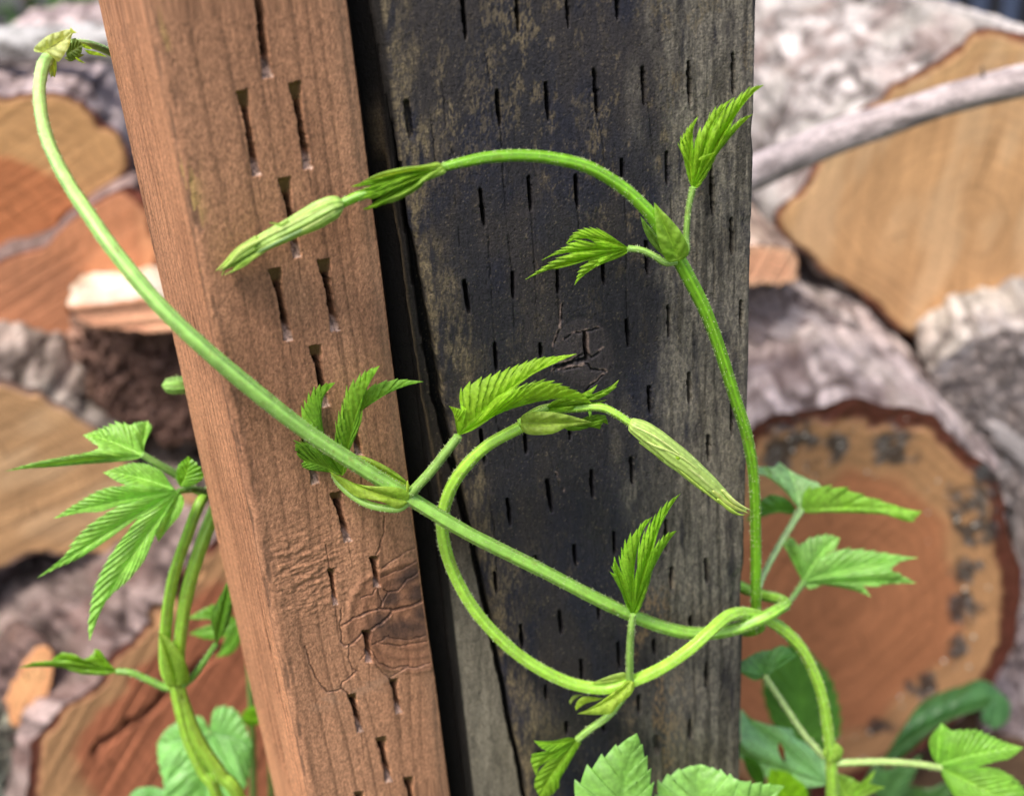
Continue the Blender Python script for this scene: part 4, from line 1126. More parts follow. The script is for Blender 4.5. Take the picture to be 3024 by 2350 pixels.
A.leaf([dict(fr='Z2', base=(560, 1190), outline=c_((430, 1158), (240, 1132)) + [('t', 62, 1065)] + c_((78, 950), (125, 865)) + [('s', 300, 900)] + c_((160, 700), (180, 560, 2), (228, 440, 2), (330, 330, 1)) + [('t', 492, 291, -1)] + c_((370, 318), (280, 440, 2), (238, 545, 3), (250, 640, 3), (310, 740, 2)) +
             [('s', 400, 930)] + c_((478, 850), (500, 690), (553, 530), (598, 370), (690, 270), (790, 180)) + [('t', 918, 130, -2)] + c_((832, 210), (800, 300), (772, 410), (735, 560), (745, 650), (700, 770), (640, 850), (620, 980), (600, 1130)),
             tilt=0, Y=.3565, teeth=15, tooth=.24, veins=11, corr=.55, bulge=.08, mid=1.0, col=(136, 192, 60), col2=(106, 166, 46)),
        dict(fr='Z2', base=(700, 600), outline=c_((760, 400), (880, 306), (1100, 262)) + [('t', 1340, 282, -2)] + c_((1090, 312), (1072, 350), (960, 415), (860, 462), (745, 560)), tilt=0, Y=.3595, teeth=8, tooth=.14, veins=8, corr=.4, col=(120, 176, 54), col2=(96, 154, 44))],
       ('Z2', [(1200, 1420, .3545, 46), (1100, 1500, .351, 44), (950, 1500, .350, 38), (800, 1462, .351, 38), (650, 1375, .353, 38), (530, 1262, .356, 36), (470, 1165, .3575, 30)]), seed=14, label="three pointed crinkled leaf behind the stem")
mbud = MB(); px_tube(mbud, 'Z2', [(1190, 1350, .352, 12), (1188, 1290, .3505, 16), (1185, 1240, .350, 6)], (176, 206, 70), nsec=10); mbud.build("bud", M_BUD, A.rt)
# upper left node
A.leaf([dict(fr='ZF', base=(400, 760), outline=c_((290, 750), (258, 690), (330, 590, -2), (550, 420, -3), (780, 345, -2), (900, 310)) + [('t', 1040, 330)] + c_((985, 460), (940, 640, -2), (870, 760, -3), (800, 870, -3), (720, 935), (640, 830), (560, 770)),
             Y=.403, col=(210, 228, 170), col2=(186, 210, 124), teeth=1, tooth=0, veins=5, corr=.6, bulge=.2, vein_c=1.25),
        dict(fr='ZF', base=(960, 270), outline=c_((985, 290), (1040, 340)) + [('t', 1095, 372)] + c_((1020, 388), (960, 350)), Y=.402, col=(170, 196, 84), teeth=1, tooth=0, veins=3, corr=.2)], name="stipule", seed=15)
A.leaf([dict(fr='ZF', base=(610, 900), outline=c_((530, 960), (530, 1020)) + [('t', 590, 1240)] + [('s', 625, 1200)] + [('t', 665, 1235)] + c_((700, 1080), (700, 970), (680, 900)), Y=.407, col=(176, 206, 96), teeth=1, tooth=0, veins=3, corr=.2)], name="stipule", seed=16)
A.leaf([dict(fr='ZF', base=(880, 800), outline=c_((900, 640), (980, 500), (1080, 490)) + [('t', 1200, 600)] + c_((1180, 760), (1080, 860), (960, 920)), Y=.411, col=(112, 140, 62), col2=(80, 108, 50), teeth=5, tooth=.08, veins=6, corr=.7),
        dict(fr='ZF', base=(1060, 840), outline=c_((1120, 870)) + [('t', 1262, 968)] + c_((1160, 940), (1080, 890)), Y=.410, col=(150, 190, 46), teeth=1, tooth=0, veins=3),
        dict(fr='ZF', base=(1230, 700), outline=c_((1350, 720), (1520, 760)) + [('t', 1675, 842)] + c_((1520, 820), (1330, 790)), Y=.415, col=(150, 192, 50), teeth=1, tooth=0, veins=3),
        dict(fr='ZF', base=(1180, 580), outline=c_((1280, 610)) + [('t', 1405, 695)] + c_((1290, 690), (1200, 650)), Y=.415, col=(150, 192, 50), teeth=1, tooth=0, veins=3),
        dict(fr='ZF', base=(840, 860), outline=c_((900, 830), (1100, 780)) + [('t', 1250, 800)] + c_((1100, 880), (960, 930)), Y=.413, col=(120, 140, 74), teeth=5, tooth=.1, veins=4)], name="leaf", seed=17, label="small crumpled unopened leaf at the top node")
# leaves carried behind the right edge of the dark post
A.leaf([dict(fr='ZC', base=(520, 480), outline=[('c', 545, 330, -6), ('c', 620, 275, -8), ('c', 750, 270, -8), ('c', 900, 285, -6), ('c', 1010, 330, -4), ('c', 1200, 390, -2), ('c', 1400, 455), ('t', 1535, 480), ('c', 1430, 565), ('c', 1200, 505), ('c', 800, 490), ('c', 600, 496)],
             tilt=0.35, Y=.475, col=(140, 196, 76), col2=(130, 190, 56), teeth=8, tooth=.16, veins=7, corr=.45, mid=-2),
        dict(fr='ZC', base=(520, 480), outline=[('c', 480, 370), ('c', 420, 255), ('c', 300, 185), ('t', 140, 170), ('c', 160, 110, 6), ('s', 300, 110, 6), ('t', 345, 66, 8), ('c', 440, 140, 5), ('c', 560, 200, 3), ('c', 690, 268, 0), ('c', 590, 380)],
             tilt=0.50, Y=.474, col=(156, 206, 140), col2=(140, 196, 118), teeth=6, tooth=.05, veins=6, corr=.4),
        dict(fr='ZC', base=(490, 490), outline=c_((440, 400), (330, 345), (210, 370)) + [('t', 60, 560)] + c_((200, 525), (330, 490), (430, 505)), Y=.485, col=(74, 130, 40), col2=(90, 150, 60), teeth=5, tooth=.05, veins=6)],
       ('ZC', [(520, 470, .474, 32), (440, 600, .464, 26), (320, 800, .452, 26), (210, 1010, .437, 26), (170, 1120, .428, 26)]), M_LEAFSOFT, seed=18, pcol=(150, 182, 120), label="drooping folded leaf at the right of the dark post")
A.leaf([dict(fr='ZC', base=(540, 1070), outline=[('c', 480, 960), ('c', 425, 850), ('t', 370, 755), ('c', 440, 695), ('s', 510, 765), ('c', 590, 705, 3), ('c', 740, 672, 4), ('t', 850, 700, 5), ('c', 810, 790, 3), ('s', 690, 870), ('c', 860, 795), ('c', 1100, 805), ('c', 1300, 838), ('t', 1505, 866, -3), ('c', 1350, 905), ('s', 1270, 965),
                                                  ('c', 1350, 1000, -2), ('t', 1485, 1078, -4), ('c', 1250, 1090), ('c', 1130, 1110), ('s', 1040, 1085), ('t', 1108, 1192, -3), ('c', 980, 1140), ('c', 760, 1085), ('c', 600, 1130)],
             tilt=0.40, Y=.465, col=(124, 186, 80), col2=(146, 200, 110), teeth=10, tooth=.13, veins=9, corr=.5, mid=2)],
       ('ZC', [(545, 1070, .465, 26), (490, 1150, .448, 22), (420, 1245, .425, 22), (375, 1290, .408, 22)]), M_LEAFSOFT, seed=19, pcol=(140, 180, 100), label="five pointed leaf below, its tips pointing right")

# ------------------------------------------------------------------ vine B: up the dark post and over to the brown one
Bv = Plant("hop shoot rising up the dark post and arching left to a bud", P(np.array(2232.), np.array(1805.), np.array(.41)) * [1, 1, 0])
YB = [(1440, 1900, .47, 11), (1500, 1420, .440, 10), (1560, 1352, .430, 10), (1600, 1346, .424, 10), (1622, 1336, .418, 10), (1615, 1310, .412, 10.5), (1612, 1270, .409, 10.8), (1612, 1150, .404, 10.8), (1608, 1020, .398, 11), (1592, 925, .393, 11.5), (1565, 840, .389, 12), (1535, 745, .385, 12.5), (1505, 665, .382, 13.5), (1470, 595, .3795, 14.5),
      (1440, 540, .378, 14.5), (1400, 475, .3745, 14.5), (1370, 438, .373, 14), (1325, 398, .372, 13.2), (1255, 357, .370, 12.8), (1180, 338, .368, 12.4), (1110, 332, .366, 12), (1040, 336, .364, 11.5), (985, 347, .362, 10.5), (944, 357, .361, 9)]
Bv.stem([('D', YB), ('Z6', [(2060, 230, .361, 40), (1800, 330, .3585, 42), (1500, 430, .3555, 44), (1320, 490, .354, 43), (1160, 560, .3525, 40), (1050, 600, .352, 40)])], seed=31, hair=.7, col=(116, 172, 40), label="arching main stem, darker green at the base")
Bv.bud('Z6', [(1185, 560, .352, 36), (1165, 562, .3515, 66), (1110, 578, .351, 92), (1000, 630, .3505, 104), (900, 685, .350, 100), (780, 745, .3495, 92), (640, 815, .349, 84), (500, 885, .3485, 76), (380, 950, .348, 64), (280, 1015, .3475, 52), (200, 1075, .347, 38), (140, 1115, .347, 22)],
       [([(700, 700, .346, 10), (640, 740, .3455, 14), (600, 735, .345, 9), (540, 724, .3445, 4)], (150, 190, 70)),
        ([(420, 860, .345, 26), (250, 970, .3445, 24), (140, 1080, .3445, 16), (55, 1150, .3445, 3)], (176, 206, 96)),
        ([(400, 950, .343, 26), (250, 1040, .343, 24), (150, 1110, .344, 14), (108, 1190, .3445, 3)], (160, 198, 84)),
        ([(450, 990, .3435, 24), (320, 1060, .3435, 26), (230, 1130, .344, 16), (190, 1172, .3445, 3)], (150, 190, 70)),
        ([(600, 900, .343, 12), (420, 1010, .343, 20), (290, 1110, .3435, 14), (135, 1185, .344, 3)], (170, 204, 88)),
        ([(500, 850, .3425, 10), (300, 960, .3425, 22), (180, 1080, .343, 14), (90, 1150, .344, 3)], (186, 212, 110)),
        ([(1000, 700, .3445, 4), (820, 790, .342, 12), (640, 880, .3415, 14), (480, 960, .342, 12), (400, 1000, .343, 3)], (126, 160, 96)),
        ([(1100, 560, .346, 4), (900, 650, .342, 10), (700, 750, .3415, 12), (500, 850, .342, 12), (380, 920, .343, 4)], (196, 220, 130)),
        ([(1120, 620, .345, 4), (950, 720, .3425, 10), (760, 820, .342, 12), (560, 900, .342, 10), (430, 960, .343, 3)], (190, 216, 120))], seed=33, label="long furled pale tip bud pointing down left")
Bv.leaf([dict(fr='Z6', base=(2080, 215), outline=c_((2040, 180), (1900, 208, -2), (1700, 232, -3), (1500, 285, -2)) + [('t', 1352, 362)] + c_((1460, 330), (1600, 300), (1780, 270), (1960, 260), (2070, 270)), Y=.3555, col=(168, 200, 92), col2=(140, 184, 70), teeth=1, tooth=0, veins=3, corr=.3, bulge=.25, vein_c=1.1)], name="stipule", seed=34)
Bv.leaf([dict(fr='Z6', base=(2090, 240), outline=c_((2000, 260), (1900, 320, -2), (1830, 400, -3), (1700, 480, -3)) + [('t', 1480, 545)] + c_((1640, 540), (1790, 460), (1900, 370), (2060, 300), (2115, 270)), Y=.355, col=(160, 196, 96), col2=(140, 184, 70), teeth=1, tooth=0, veins=3, corr=.3, bulge=.2, vein_c=1.1)], name="stipule", seed=35)
pc = []
for i, (tx, ty, mx, my, w, yy) in enumerate([(1268, 398, 1600, 320, 42, .3545), (1228, 478, 1520, 420, 50, .352), (1365, 600, 1640, 480, 46, .3535), (1412, 585, 1700, 440, 46, .352), (1330, 505, 1580, 410, 40, .3508), (1420, 505, 1680, 370, 40, .3505), (1450, 430, 1720, 310, 38, .353)]):
    dx, dy = tx - 2000, ty - 250; L = math.hypot(dx, dy); nx, ny = -dy / L, dx / L
    pc.append(dict(fr='Z6', base=(1980, 262), outline=c_((mx + 160 - nx * w * .7, my - 55 - ny * w * .7), (mx - nx * w, my - ny * w), (tx + 60 - nx * w * .35, ty - 12 - ny * w * .3)) + [('t', tx, ty)] + c_((tx + 60 + nx * w * .35, ty - 12 + ny * w * .3), (mx + nx * w, my + ny * w), (mx + 160 + nx * w * .7, my - 55 + ny * w * .7)),
                   Y=yy + .003, dyb=2, col=(146, 192, 44), col2=(112, 168, 36), teeth=9, tooth=.22, veins=6, corr=.35, bulge=.35, cols=8))
Bv.leaf(pc, seed=36, label="bundle of folded young leaflets behind the tip bud")
# node
Bv.leaf([dict(fr='Z1', base=(1340, 1460), outline=c_((1255, 1465), (1200, 1380, -2), (1165, 1250, -4), (1150, 1110, -4)) + [('t', 1145, 1000, -2)] + c_((1200, 1060, -3), (1270, 1130, -4), (1360, 1240, -4), (1415, 1360, -2), (1395, 1430)), Y=.3725, col=(146, 186, 74), col2=(116, 166, 46), teeth=1, tooth=0, veins=4, corr=.6, bulge=.2, vein_c=1.25)], name="stipule", seed=37)
Bv.leaf([dict(fr='Z1', base=(1260, 1440), outline=c_((1180, 1390), (1110, 1310), (1065, 1220)) + [('t', 1035, 1105)] + c_((1100, 1180), (1170, 1260), (1240, 1350)), Y=.381, col=(132, 176, 80), col2=(110, 160, 56), teeth=1, tooth=0, veins=3, corr=.3, bulge=.2, vein_c=1.1)], name="stipule", seed=38)
Bv.leaf([dict(fr='Z1', base=(1445, 900), outline=[('c', 1412, 820), ('c', 1390, 730), ('c', 1370, 640), ('c', 1342, 555, -2), ('c', 1395, 435, -1), ('t', 1490, 326, 1), ('c', 1450, 430), ('s', 1455, 590, 2), ('c', 1478, 480), ('c', 1545, 395), ('c', 1605, 290), ('t', 1768, 182, 2), ('c', 1690, 245), ('c', 1630, 340), ('s', 1580, 430, 2),
                                                ('c', 1690, 280), ('c', 1800, 180), ('c', 1900, 105), ('t', 2005, 82, 1), ('c', 1900, 165), ('c', 1810, 275), ('s', 1740, 420, 1), ('c', 1830, 345), ('t', 1918, 310, 1), ('c', 1790, 430), ('c', 1705, 520), ('c', 1640, 620), ('c', 1590, 730), ('c', 1505, 870)],
             Y=.380, teeth=12, tooth=.24, veins=11, corr=.55, bulge=.16, mid=1.0),
         dict(fr='Z1', base=(1490, 668), outline=c_((1520, 640)) + [('t', 1635, 605, -2)] + c_((1580, 650), (1520, 672)), Y=.3775, teeth=5, tooth=.2, veins=4, corr=.2)],
        ('Z1', [(1330, 1440, .3775, 24), (1398, 1390, .3785, 25), (1396, 1260, .380, 24), (1410, 1080, .380, 23), (1432, 960, .380, 24), (1448, 885, .380, 27)]), seed=39, label="upright hand shaped young leaf")
Bv.leaf([dict(fr='Z1', base=(958, 1366), outline=[('c', 880, 1315), ('c', 770, 1240), ('c', 690, 1208), ('c', 590, 1212), ('c', 510, 1250), ('t', 453, 1325, 2), ('c', 520, 1272), ('c', 600, 1275), ('s', 690, 1325, 1), ('c', 560, 1298), ('c', 440, 1355), ('t', 258, 1457, 1), ('c', 390, 1400), ('s', 540, 1385, 1), ('c', 440, 1418), ('c', 300, 1495),
                                                ('t', 133, 1607), ('c', 270, 1540), ('c', 430, 1512), ('s', 640, 1450), ('c', 570, 1520, -1), ('t', 518, 1652, -2), ('c', 590, 1570, -2), ('c', 670, 1500, -2), ('s', 720, 1440, -1), ('t', 698, 1502, -4), ('c', 760, 1475, -2), ('c', 860, 1440), ('c', 930, 1400)],
             Y=.375, teeth=12, tooth=.24, veins=10, corr=.55, bulge=.15, mid=1.0)],
        ('Z1', [(1320, 1470, .3765, 26), (1230, 1475, .3755, 27), (1150, 1425, .375, 26), (1050, 1378, .375, 25), (940, 1362, .375, 25)]), seed=40, label="small drooping leaf pointing left")

# ------------------------------------------------------------------ vine C: the loop on the dark post
Cv = Plant("hop shoot coiled in an open loop over the dark post, bud pointing right", P(np.array(2455.), np.array(2300.), np.array(.42)) * [1, 1, 0])
YC = [(1755, 2400, .50, 13), (1768, 1900, .43, 12), (1774, 1680, .415, 12), (1768, 1580, .411, 11.8), (1752, 1480, .408, 11.5), (1720, 1400, .405, 11.5), (1685, 1355, .402, 12), (1645, 1325, .399, 12.3), (1600, 1308, .394, 12.6), (1555, 1313, .384, 12.8), (1515, 1345, .375, 12.8), (1470, 1385, .371, 13), (1410, 1425, .371, 13),
      (1340, 1455, .373, 13.2), (1280, 1467, .374, 13.2), (1200, 1450, .374, 13), (1105, 1395, .373, 12.8), (1020, 1310, .373, 13), (965, 1215, .3735, 13.2), (943, 1125, .373, 13.3), (956, 1055, .372, 13), (988, 1000, .371, 12.5), (1040, 950, .370, 12), (1112, 910, .369, 11.5)]
Cv.stem([('D', YC), ('Z3', [(900, 850, .369, 46), (1100, 740, .3695, 42), (1350, 690, .369, 42), (1550, 675, .3675, 46), (1750, 660, .3665, 47), (1880, 680, .366, 46), (2020, 750, .3655, 44), (2160, 845, .365, 40)])], seed=51, hair=.9, label="looping ribbed main stem")
Cv.bud('ZG', [(575, 545, .365, 30), (600, 550, .365, 60), (640, 580, .3645, 85), (740, 640, .364, 108), (880, 745, .3635, 122), (1020, 865, .3635, 126), (1180, 985, .3635, 118), (1330, 1115, .364, 108), (1480, 1245, .3645, 94), (1600, 1350, .365, 74), (1700, 1425, .3655, 54), (1790, 1478, .366, 36), (1850, 1500, .366, 18)],
       [([(1500, 1290, .361, 16), (1650, 1420, .362, 26), (1780, 1490, .3635, 18), (1880, 1530, .365, 3)], (196, 216, 110)),
        ([(1550, 1380, .361, 14), (1680, 1490, .362, 22), (1780, 1545, .364, 12), (1845, 1545, .365, 3)], (176, 206, 84)),
        ([(1600, 1280, .362, 14), (1720, 1400, .3625, 24), (1820, 1460, .364, 14), (1895, 1490, .365, 3)], (206, 222, 130)),
        ([(1150, 850, .3625, 8), (1260, 920, .3625, 12), (1340, 990, .363, 8), (1390, 1035, .364, 3)], (206, 222, 150)),
        ([(1280, 960, .362, 8), (1380, 1050, .3625, 14), (1450, 1090, .364, 3)], (190, 214, 120)),
        ([(700, 760, .3625, 10), (860, 870, .361, 22), (980, 960, .361, 18), (1060, 1030, .363, 4)], (150, 184, 76)),
        ([(690, 700, .3615, 6), (850, 790, .359, 12), (1010, 850, .3588, 13), (1150, 920, .3592, 12), (1300, 1030, .3602, 8), (1400, 1110, .3615, 3)], (200, 220, 130)),
        ([(1040, 880, .3597, 6), (1110, 930, .3589, 17), (1130, 950, .3592, 6)], (160, 204, 40)),
        ([(1050, 990, .360, 5), (1200, 1120, .3598, 12), (1380, 1270, .3608, 13), (1540, 1400, .3618, 10), (1640, 1470, .363, 4)], (176, 206, 90)),
        ([(1130, 960, .3594, 5), (1250, 1050, .3594, 12), (1420, 1190, .3604, 12), (1560, 1320, .3614, 9)], (208, 226, 140)),
        ([(640, 590, .361, 5), (800, 660, .3588, 9), (960, 760, .3582, 10), (1120, 880, .3588, 8)], (206, 224, 140))], col=(182, 212, 110), seed=53, ridge=.05, nr=11, label="furled pale yellow green tip bud pointing down right")
Cv.leaf([dict(fr='Z3', base=(915, 850), outline=c_((925, 770), (1000, 722, -2), (1150, 712, -4), (1320, 725, -4), (1500, 765, -2)) + [('t', 1725, 832, 1)] + c_((1600, 870), (1450, 890, -3), (1300, 960, -4), (1150, 980, -4), (1000, 972, -2), (930, 920)), Y=.365, col=(176, 202, 106), col2=(150, 188, 70), teeth=1, tooth=0, veins=4, corr=.6, bulge=.3, vein_c=1.2)], name="stipule", seed=54)
Cv.leaf([dict(fr='Z3', base=(960, 740), outline=c_((1050, 685), (1150, 640)) + [('t', 1260, 618)] + c_((1220, 660), (1100, 715)), Y=.3705, col=(150, 184, 96), teeth=1, tooth=0, veins=3, corr=.1)], name="stipule", seed=56)
Cv.leaf([dict(fr='Z3', base=(1180, 690), outline=[('c', 1250, 620), ('c', 1330, 575, -2), ('c', 1480, 548, -2), ('c', 1640, 545), ('t', 1792, 408, 1), ('c', 1730, 510), ('s', 1640, 570, -1), ('c', 1700, 545), ('c', 1830, 490), ('c', 1940, 430), ('t', 2036, 352), ('c', 1990, 450), ('c', 1870, 540), ('c', 1760, 585), ('s', 1600, 590, -2), ('c', 1750, 600),
                                                 ('t', 1903, 578), ('c', 1800, 620), ('c', 1700, 640), ('c', 1540, 650, -2), ('c', 1500, 700, -2), ('c', 1350, 705, -2)], Y=.3675, teeth=8, tooth=.12, veins=8, corr=.6, bulge=.25, col=(150, 190, 58), col2=(116, 168, 40)),
         dict(fr='Z3', base=(1400, 880), outline=c_((1500, 860), (1620, 790, 2), (1750, 750, 2), (1880, 760)) + [('t', 1915, 862)] + [('s', 1870, 800)] + [('t', 1818, 915)] + c_((1800, 840), (1700, 895), (1560, 930), (1450, 925)), Y=.3705, teeth=7, tooth=.10, veins=7, corr=.6, bulge=.2, col=(128, 176, 48), col2=(100, 150, 36)),
         dict(fr='Z3', base=(1700, 780), outline=c_((1685, 720)) + [('t', 1690, 650)] + c_((1725, 730)), Y=.3655, teeth=1, tooth=0, veins=3, corr=.1, col=(120, 176, 60))],
        ('Z3', [(960, 780, .3685, 26), (1100, 730, .368, 28), (1230, 670, .3675, 36)]), seed=57, label="unfolding leaf bundle hugging the tip of the loop")
# bottom node
Cv.leaf([dict(fr='Z5', base=(1420, 220), outline=c_((1340, 215), (1260, 290, -2), (1100, 420, -3), (900, 555, -2)) + [('t', 718, 638)] + c_((900, 650, -1), (1060, 648, -2), (1160, 630, -3), (1250, 520, -3), (1390, 410, -2), (1445, 320), (1450, 240)), Y=.3675, col=(178, 204, 96), col2=(150, 190, 66), teeth=1, tooth=0, veins=4, corr=.5, bulge=.25, vein_c=1.15)], name="stipule", seed=58)
Cv.leaf([dict(fr='Z5', base=(1350, 190), outline=c_((1330, 110), (1200, 128), (1050, 180)) + [('t', 890, 255)] + c_((1050, 255), (1200, 225), (1300, 215)), Y=.3725, col=(168, 194, 106), col2=(140, 184, 60), teeth=1, tooth=0, veins=3, corr=.3, bulge=.2, vein_c=1.1)], name="stipule", seed=59)
Cv.leaf([dict(fr='Z5', base=(1060, 440), outline=c_((900, 420), (790, 420), (710, 490)) + [('t', 700, 596)] + c_((690, 540), (740, 515), (860, 490), (960, 470)), Y=.3745, col=(150, 186, 64), teeth=1, tooth=0, veins=3, corr=.2),
         dict(fr='Z5', base=(800, 390), outline=c_((700, 395), (640, 430)) + [('t', 628, 522)] + c_((615, 470), (660, 430), (740, 410)), Y=.3765, col=(146, 176, 84), teeth=1, tooth=0, veins=3, corr=.2)], name="stipule", seed=60)
Cv.leaf([dict(fr='Z4', base=(888, 1600), outline=[('c', 832, 1530), ('c', 782, 1420), ('c', 725, 1250), ('c', 676, 1120, -1), ('t', 595, 1048, -1), ('s', 655, 1080), ('c', 625, 1000), ('c', 640, 950), ('t', 655, 858), ('c', 692, 960), ('s', 765, 1090), ('c', 722, 950), ('c', 765, 750), ('c', 838, 625), ('c', 930, 540), ('c', 1010, 430), ('t', 1132, 362, 1),
                                                 ('c', 1005, 500), ('c', 935, 620), ('c', 918, 800), ('s', 900, 1160, 1), ('c', 938, 1000), ('c', 945, 820), ('c', 1000, 650), ('c', 1130, 420), ('c', 1280, 220), ('t', 1487, 65, 1), ('c', 1335, 270), ('c', 1225, 430), ('c', 1190, 600), ('s', 1150, 760), ('c', 1230, 655), ('c', 1330, 568), ('t', 1437, 535, 1), ('c', 1305, 650),
                                                 ('c', 1222, 770), ('c', 1180, 890), ('c', 1130, 990), ('c', 1110, 1130), ('c', 1050, 1330), ('c', 965, 1540)], Y=.366, teeth=13, tooth=.24, veins=12, corr=.5, bulge=.14, mid=.8, col=(146, 200, 52), col2=(122, 180, 44))],
        ('Z4', [(850, 2470, .371, 50), (845, 2300, .3695, 46), (850, 2000, .367, 45), (865, 1760, .3655, 42), (890, 1580, .366, 40)]), seed=61, label="upright fan shaped young leaf")
Cv.leaf([dict(fr='Z5', base=(722, 960), outline=[('c', 600, 945), ('c', 400, 985), ('t', 162, 988, -1), ('c', 260, 1080, -2), ('c', 380, 1130, -2), ('s', 520, 1080, 1), ('c', 300, 1140, 1), ('c', 150, 1150), ('c', 122, 1250), ('t', 190, 1440, -1), ('c', 200, 1340), ('c', 300, 1270), ('s', 430, 1190, 1), ('c', 330, 1260), ('c', 210, 1400), ('c', 165, 1560), ('t', 235, 1705), ('c', 370, 1690), ('c', 480, 1580),
                                                 ('c', 490, 1490), ('c', 600, 1300), ('c', 705, 1110), ('c', 765, 1010)], Y=.372, teeth=9, tooth=.06, veins=9, corr=.8, bulge=.16, mid=1.0, col=(140, 188, 54), col2=(110, 170, 42))],
        ('Z5', [(1400, 300, .3725, 40), (1240, 520, .372, 44), (1100, 680, .3715, 46), (900, 820, .3715, 46), (720, 965, .372, 46)]), seed=62, label="half unfolded leaf hanging down left")
# leaves from the low node on the right
Cv.leaf([dict(fr='ZH', base=(1190, 915), outline=[('c', 1120, 935), ('c', 1040, 895), ('t', 985, 850), ('c', 1020, 790, 3), ('c', 1150, 715, 5), ('c', 1240, 702, 5), ('c', 1340, 668, 5), ('t', 1440, 745, 5), ('c', 1330, 785), ('c', 1250, 850)], Y=.435, col=(98, 154, 84), col2=(80, 140, 56), teeth=5, tooth=.05, veins=6, corr=.3, mid=2)],
        ('ZH', [(1195, 900, .435, 24), (1330, 1100, .43, 24), (1500, 1350, .422, 24), (1660, 1530, .414, 26)]), M_LEAFSOFT, seed=63, pcol=(150, 176, 110), label="small leaf half hidden behind the dark post")
Cv.leaf([dict(fr='ZD', base=(1540, 960), outline=[('c', 1490, 870), ('c', 1478, 760), ('t', 1570, 640, 4), ('s', 1640, 700, 4), ('c', 1720, 690, 3), ('c', 1850, 700, 3), ('c', 2020, 775, 2), ('t', 2180, 825), ('c', 2080, 905), ('c', 1970, 930), ('s', 1830, 970), ('c', 1990, 985), ('c', 2150, 1090), ('t', 2330, 1330, -4), ('c', 2000, 1360), ('c', 1750, 1290), ('c', 1630, 1140)],
             tilt=0.50, Y=.415, col=(128, 184, 70), col2=(112, 174, 56), teeth=16, tooth=.12, veins=14, corr=.7, bulge=.06, mid=1.5, vein_c=1.35)],
        ('ZD', [(770, 940, .412, 26), (900, 935, .411, 26), (1150, 930, .412, 26), (1400, 950, .414, 26), (1560, 975, .415, 24)]), M_LEAFSOFT, seed=64, pcol=(160, 186, 110), label="bright pleated leaf in the lower right corner")
Cv.leaf([dict(fr='ZD', base=(720, 930), outline=c_((680, 860)) + [('t', 740, 770)] + c_((800, 800), (835, 850), (800, 930)), Y=.409, col=(150, 190, 84), teeth=1, tooth=0, veins=3, corr=.2, bulge=.3)], name="stipule", seed=65)

# ------------------------------------------------------------------ left plant
D = Plant("out of focus hop shoot with a big five lobed leaf left of the brown post", P(np.array(600.), np.array(2300.), np.array(.46)) * [1, 1, 0])
D.stem([('D', [(470, 1010, .47, 9), (446, 1045, .452, 10), (425, 1075, .44, 11.5), (400, 1140, .435, 11.5), (370, 1230, .433, 11.5), (354, 1330, .432, 11.5), (352, 1420, .431, 11), (368, 1462, .43, 11)]),
        ('D', [(500, 990, .48, 13), (462, 1080, .452, 14.5), (430, 1160, .44, 14.5), (400, 1260, .434, 14), (384, 1360, .431, 13), (378, 1450, .43, 13)]),
        ('D', [(372, 1455, .43, 12.5), (380, 1490, .43, 12.5), (400, 1570, .43, 12), (430, 1640, .43, 12), (470, 1720, .432, 12), (560, 2100, .46, 12), (640, 2500, .50, 12)]),
        ('D', [(384, 1460, .431, 10), (392, 1500, .431, 12), (424, 1580, .430, 13), (470, 1650, .430, 13.5), (520, 1725, .432, 13.5), (640, 2100, .46, 12), (720, 2500, .50, 12)])], seed=71, hair=.25, label="pair of soft green stems joined at a node")
D.leaf([dict(fr='ZB', base=(1430, 480), outline=c_((1340, 470), (1325, 330, -3), (1305, 200, -4)) + [('t', 1280, 40, -2)] + c_((1360, 90, -3), (1440, 180, -4), (1500, 300, -4), (1525, 440)), Y=.427, col=(150, 184, 80), col2=(120, 164, 50), teeth=1, tooth=0, veins=4, corr=.3, bulge=.3, vein_c=1.1)], name="stipule", seed=72)
D.leaf([dict(fr='ZA', base=(1245, 590), outline=[('c', 1185, 572), ('c', 1130, 455), ('c', 1000, 398), ('c', 870, 405), ('t', 715, 460), ('c', 800, 515), ('s', 880, 550), ('c', 730, 570), ('c', 560, 655), ('t', 372, 780), ('c', 560, 742), ('c', 700, 732), ('s', 825, 690), ('c', 660, 795), ('c', 520, 925), ('c', 440, 1045), ('t', 252, 1196), ('c', 390, 1130), ('c', 560, 1050), ('c', 760, 920), ('s', 965, 765),
                                                ('c', 820, 960), ('c', 720, 1120), ('c', 650, 1300), ('c', 615, 1500), ('t', 622, 1632), ('c', 665, 1460), ('c', 770, 1320), ('c', 900, 1200), ('c', 1010, 1060), ('s', 1075, 880), ('t', 1102, 940), ('c', 1180, 840), ('c', 1255, 750), ('c', 1282, 650)],
             tilt=0.35, Y=.425, col=(146, 204, 92), col2=(124, 188, 72), teeth=18, tooth=.15, veins=14, corr=.65, bulge=.06, mid=1.5, vein_c=1.35)],
       ('ZA', [(1480, 620, .45, 20), (1430, 590, .44, 22), (1340, 578, .43, 22), (1240, 590, .425, 20)]), M_LEAFSOFT, seed=73, pcol=(84, 126, 40), label="large five lobed serrated leaf with pointed tips")
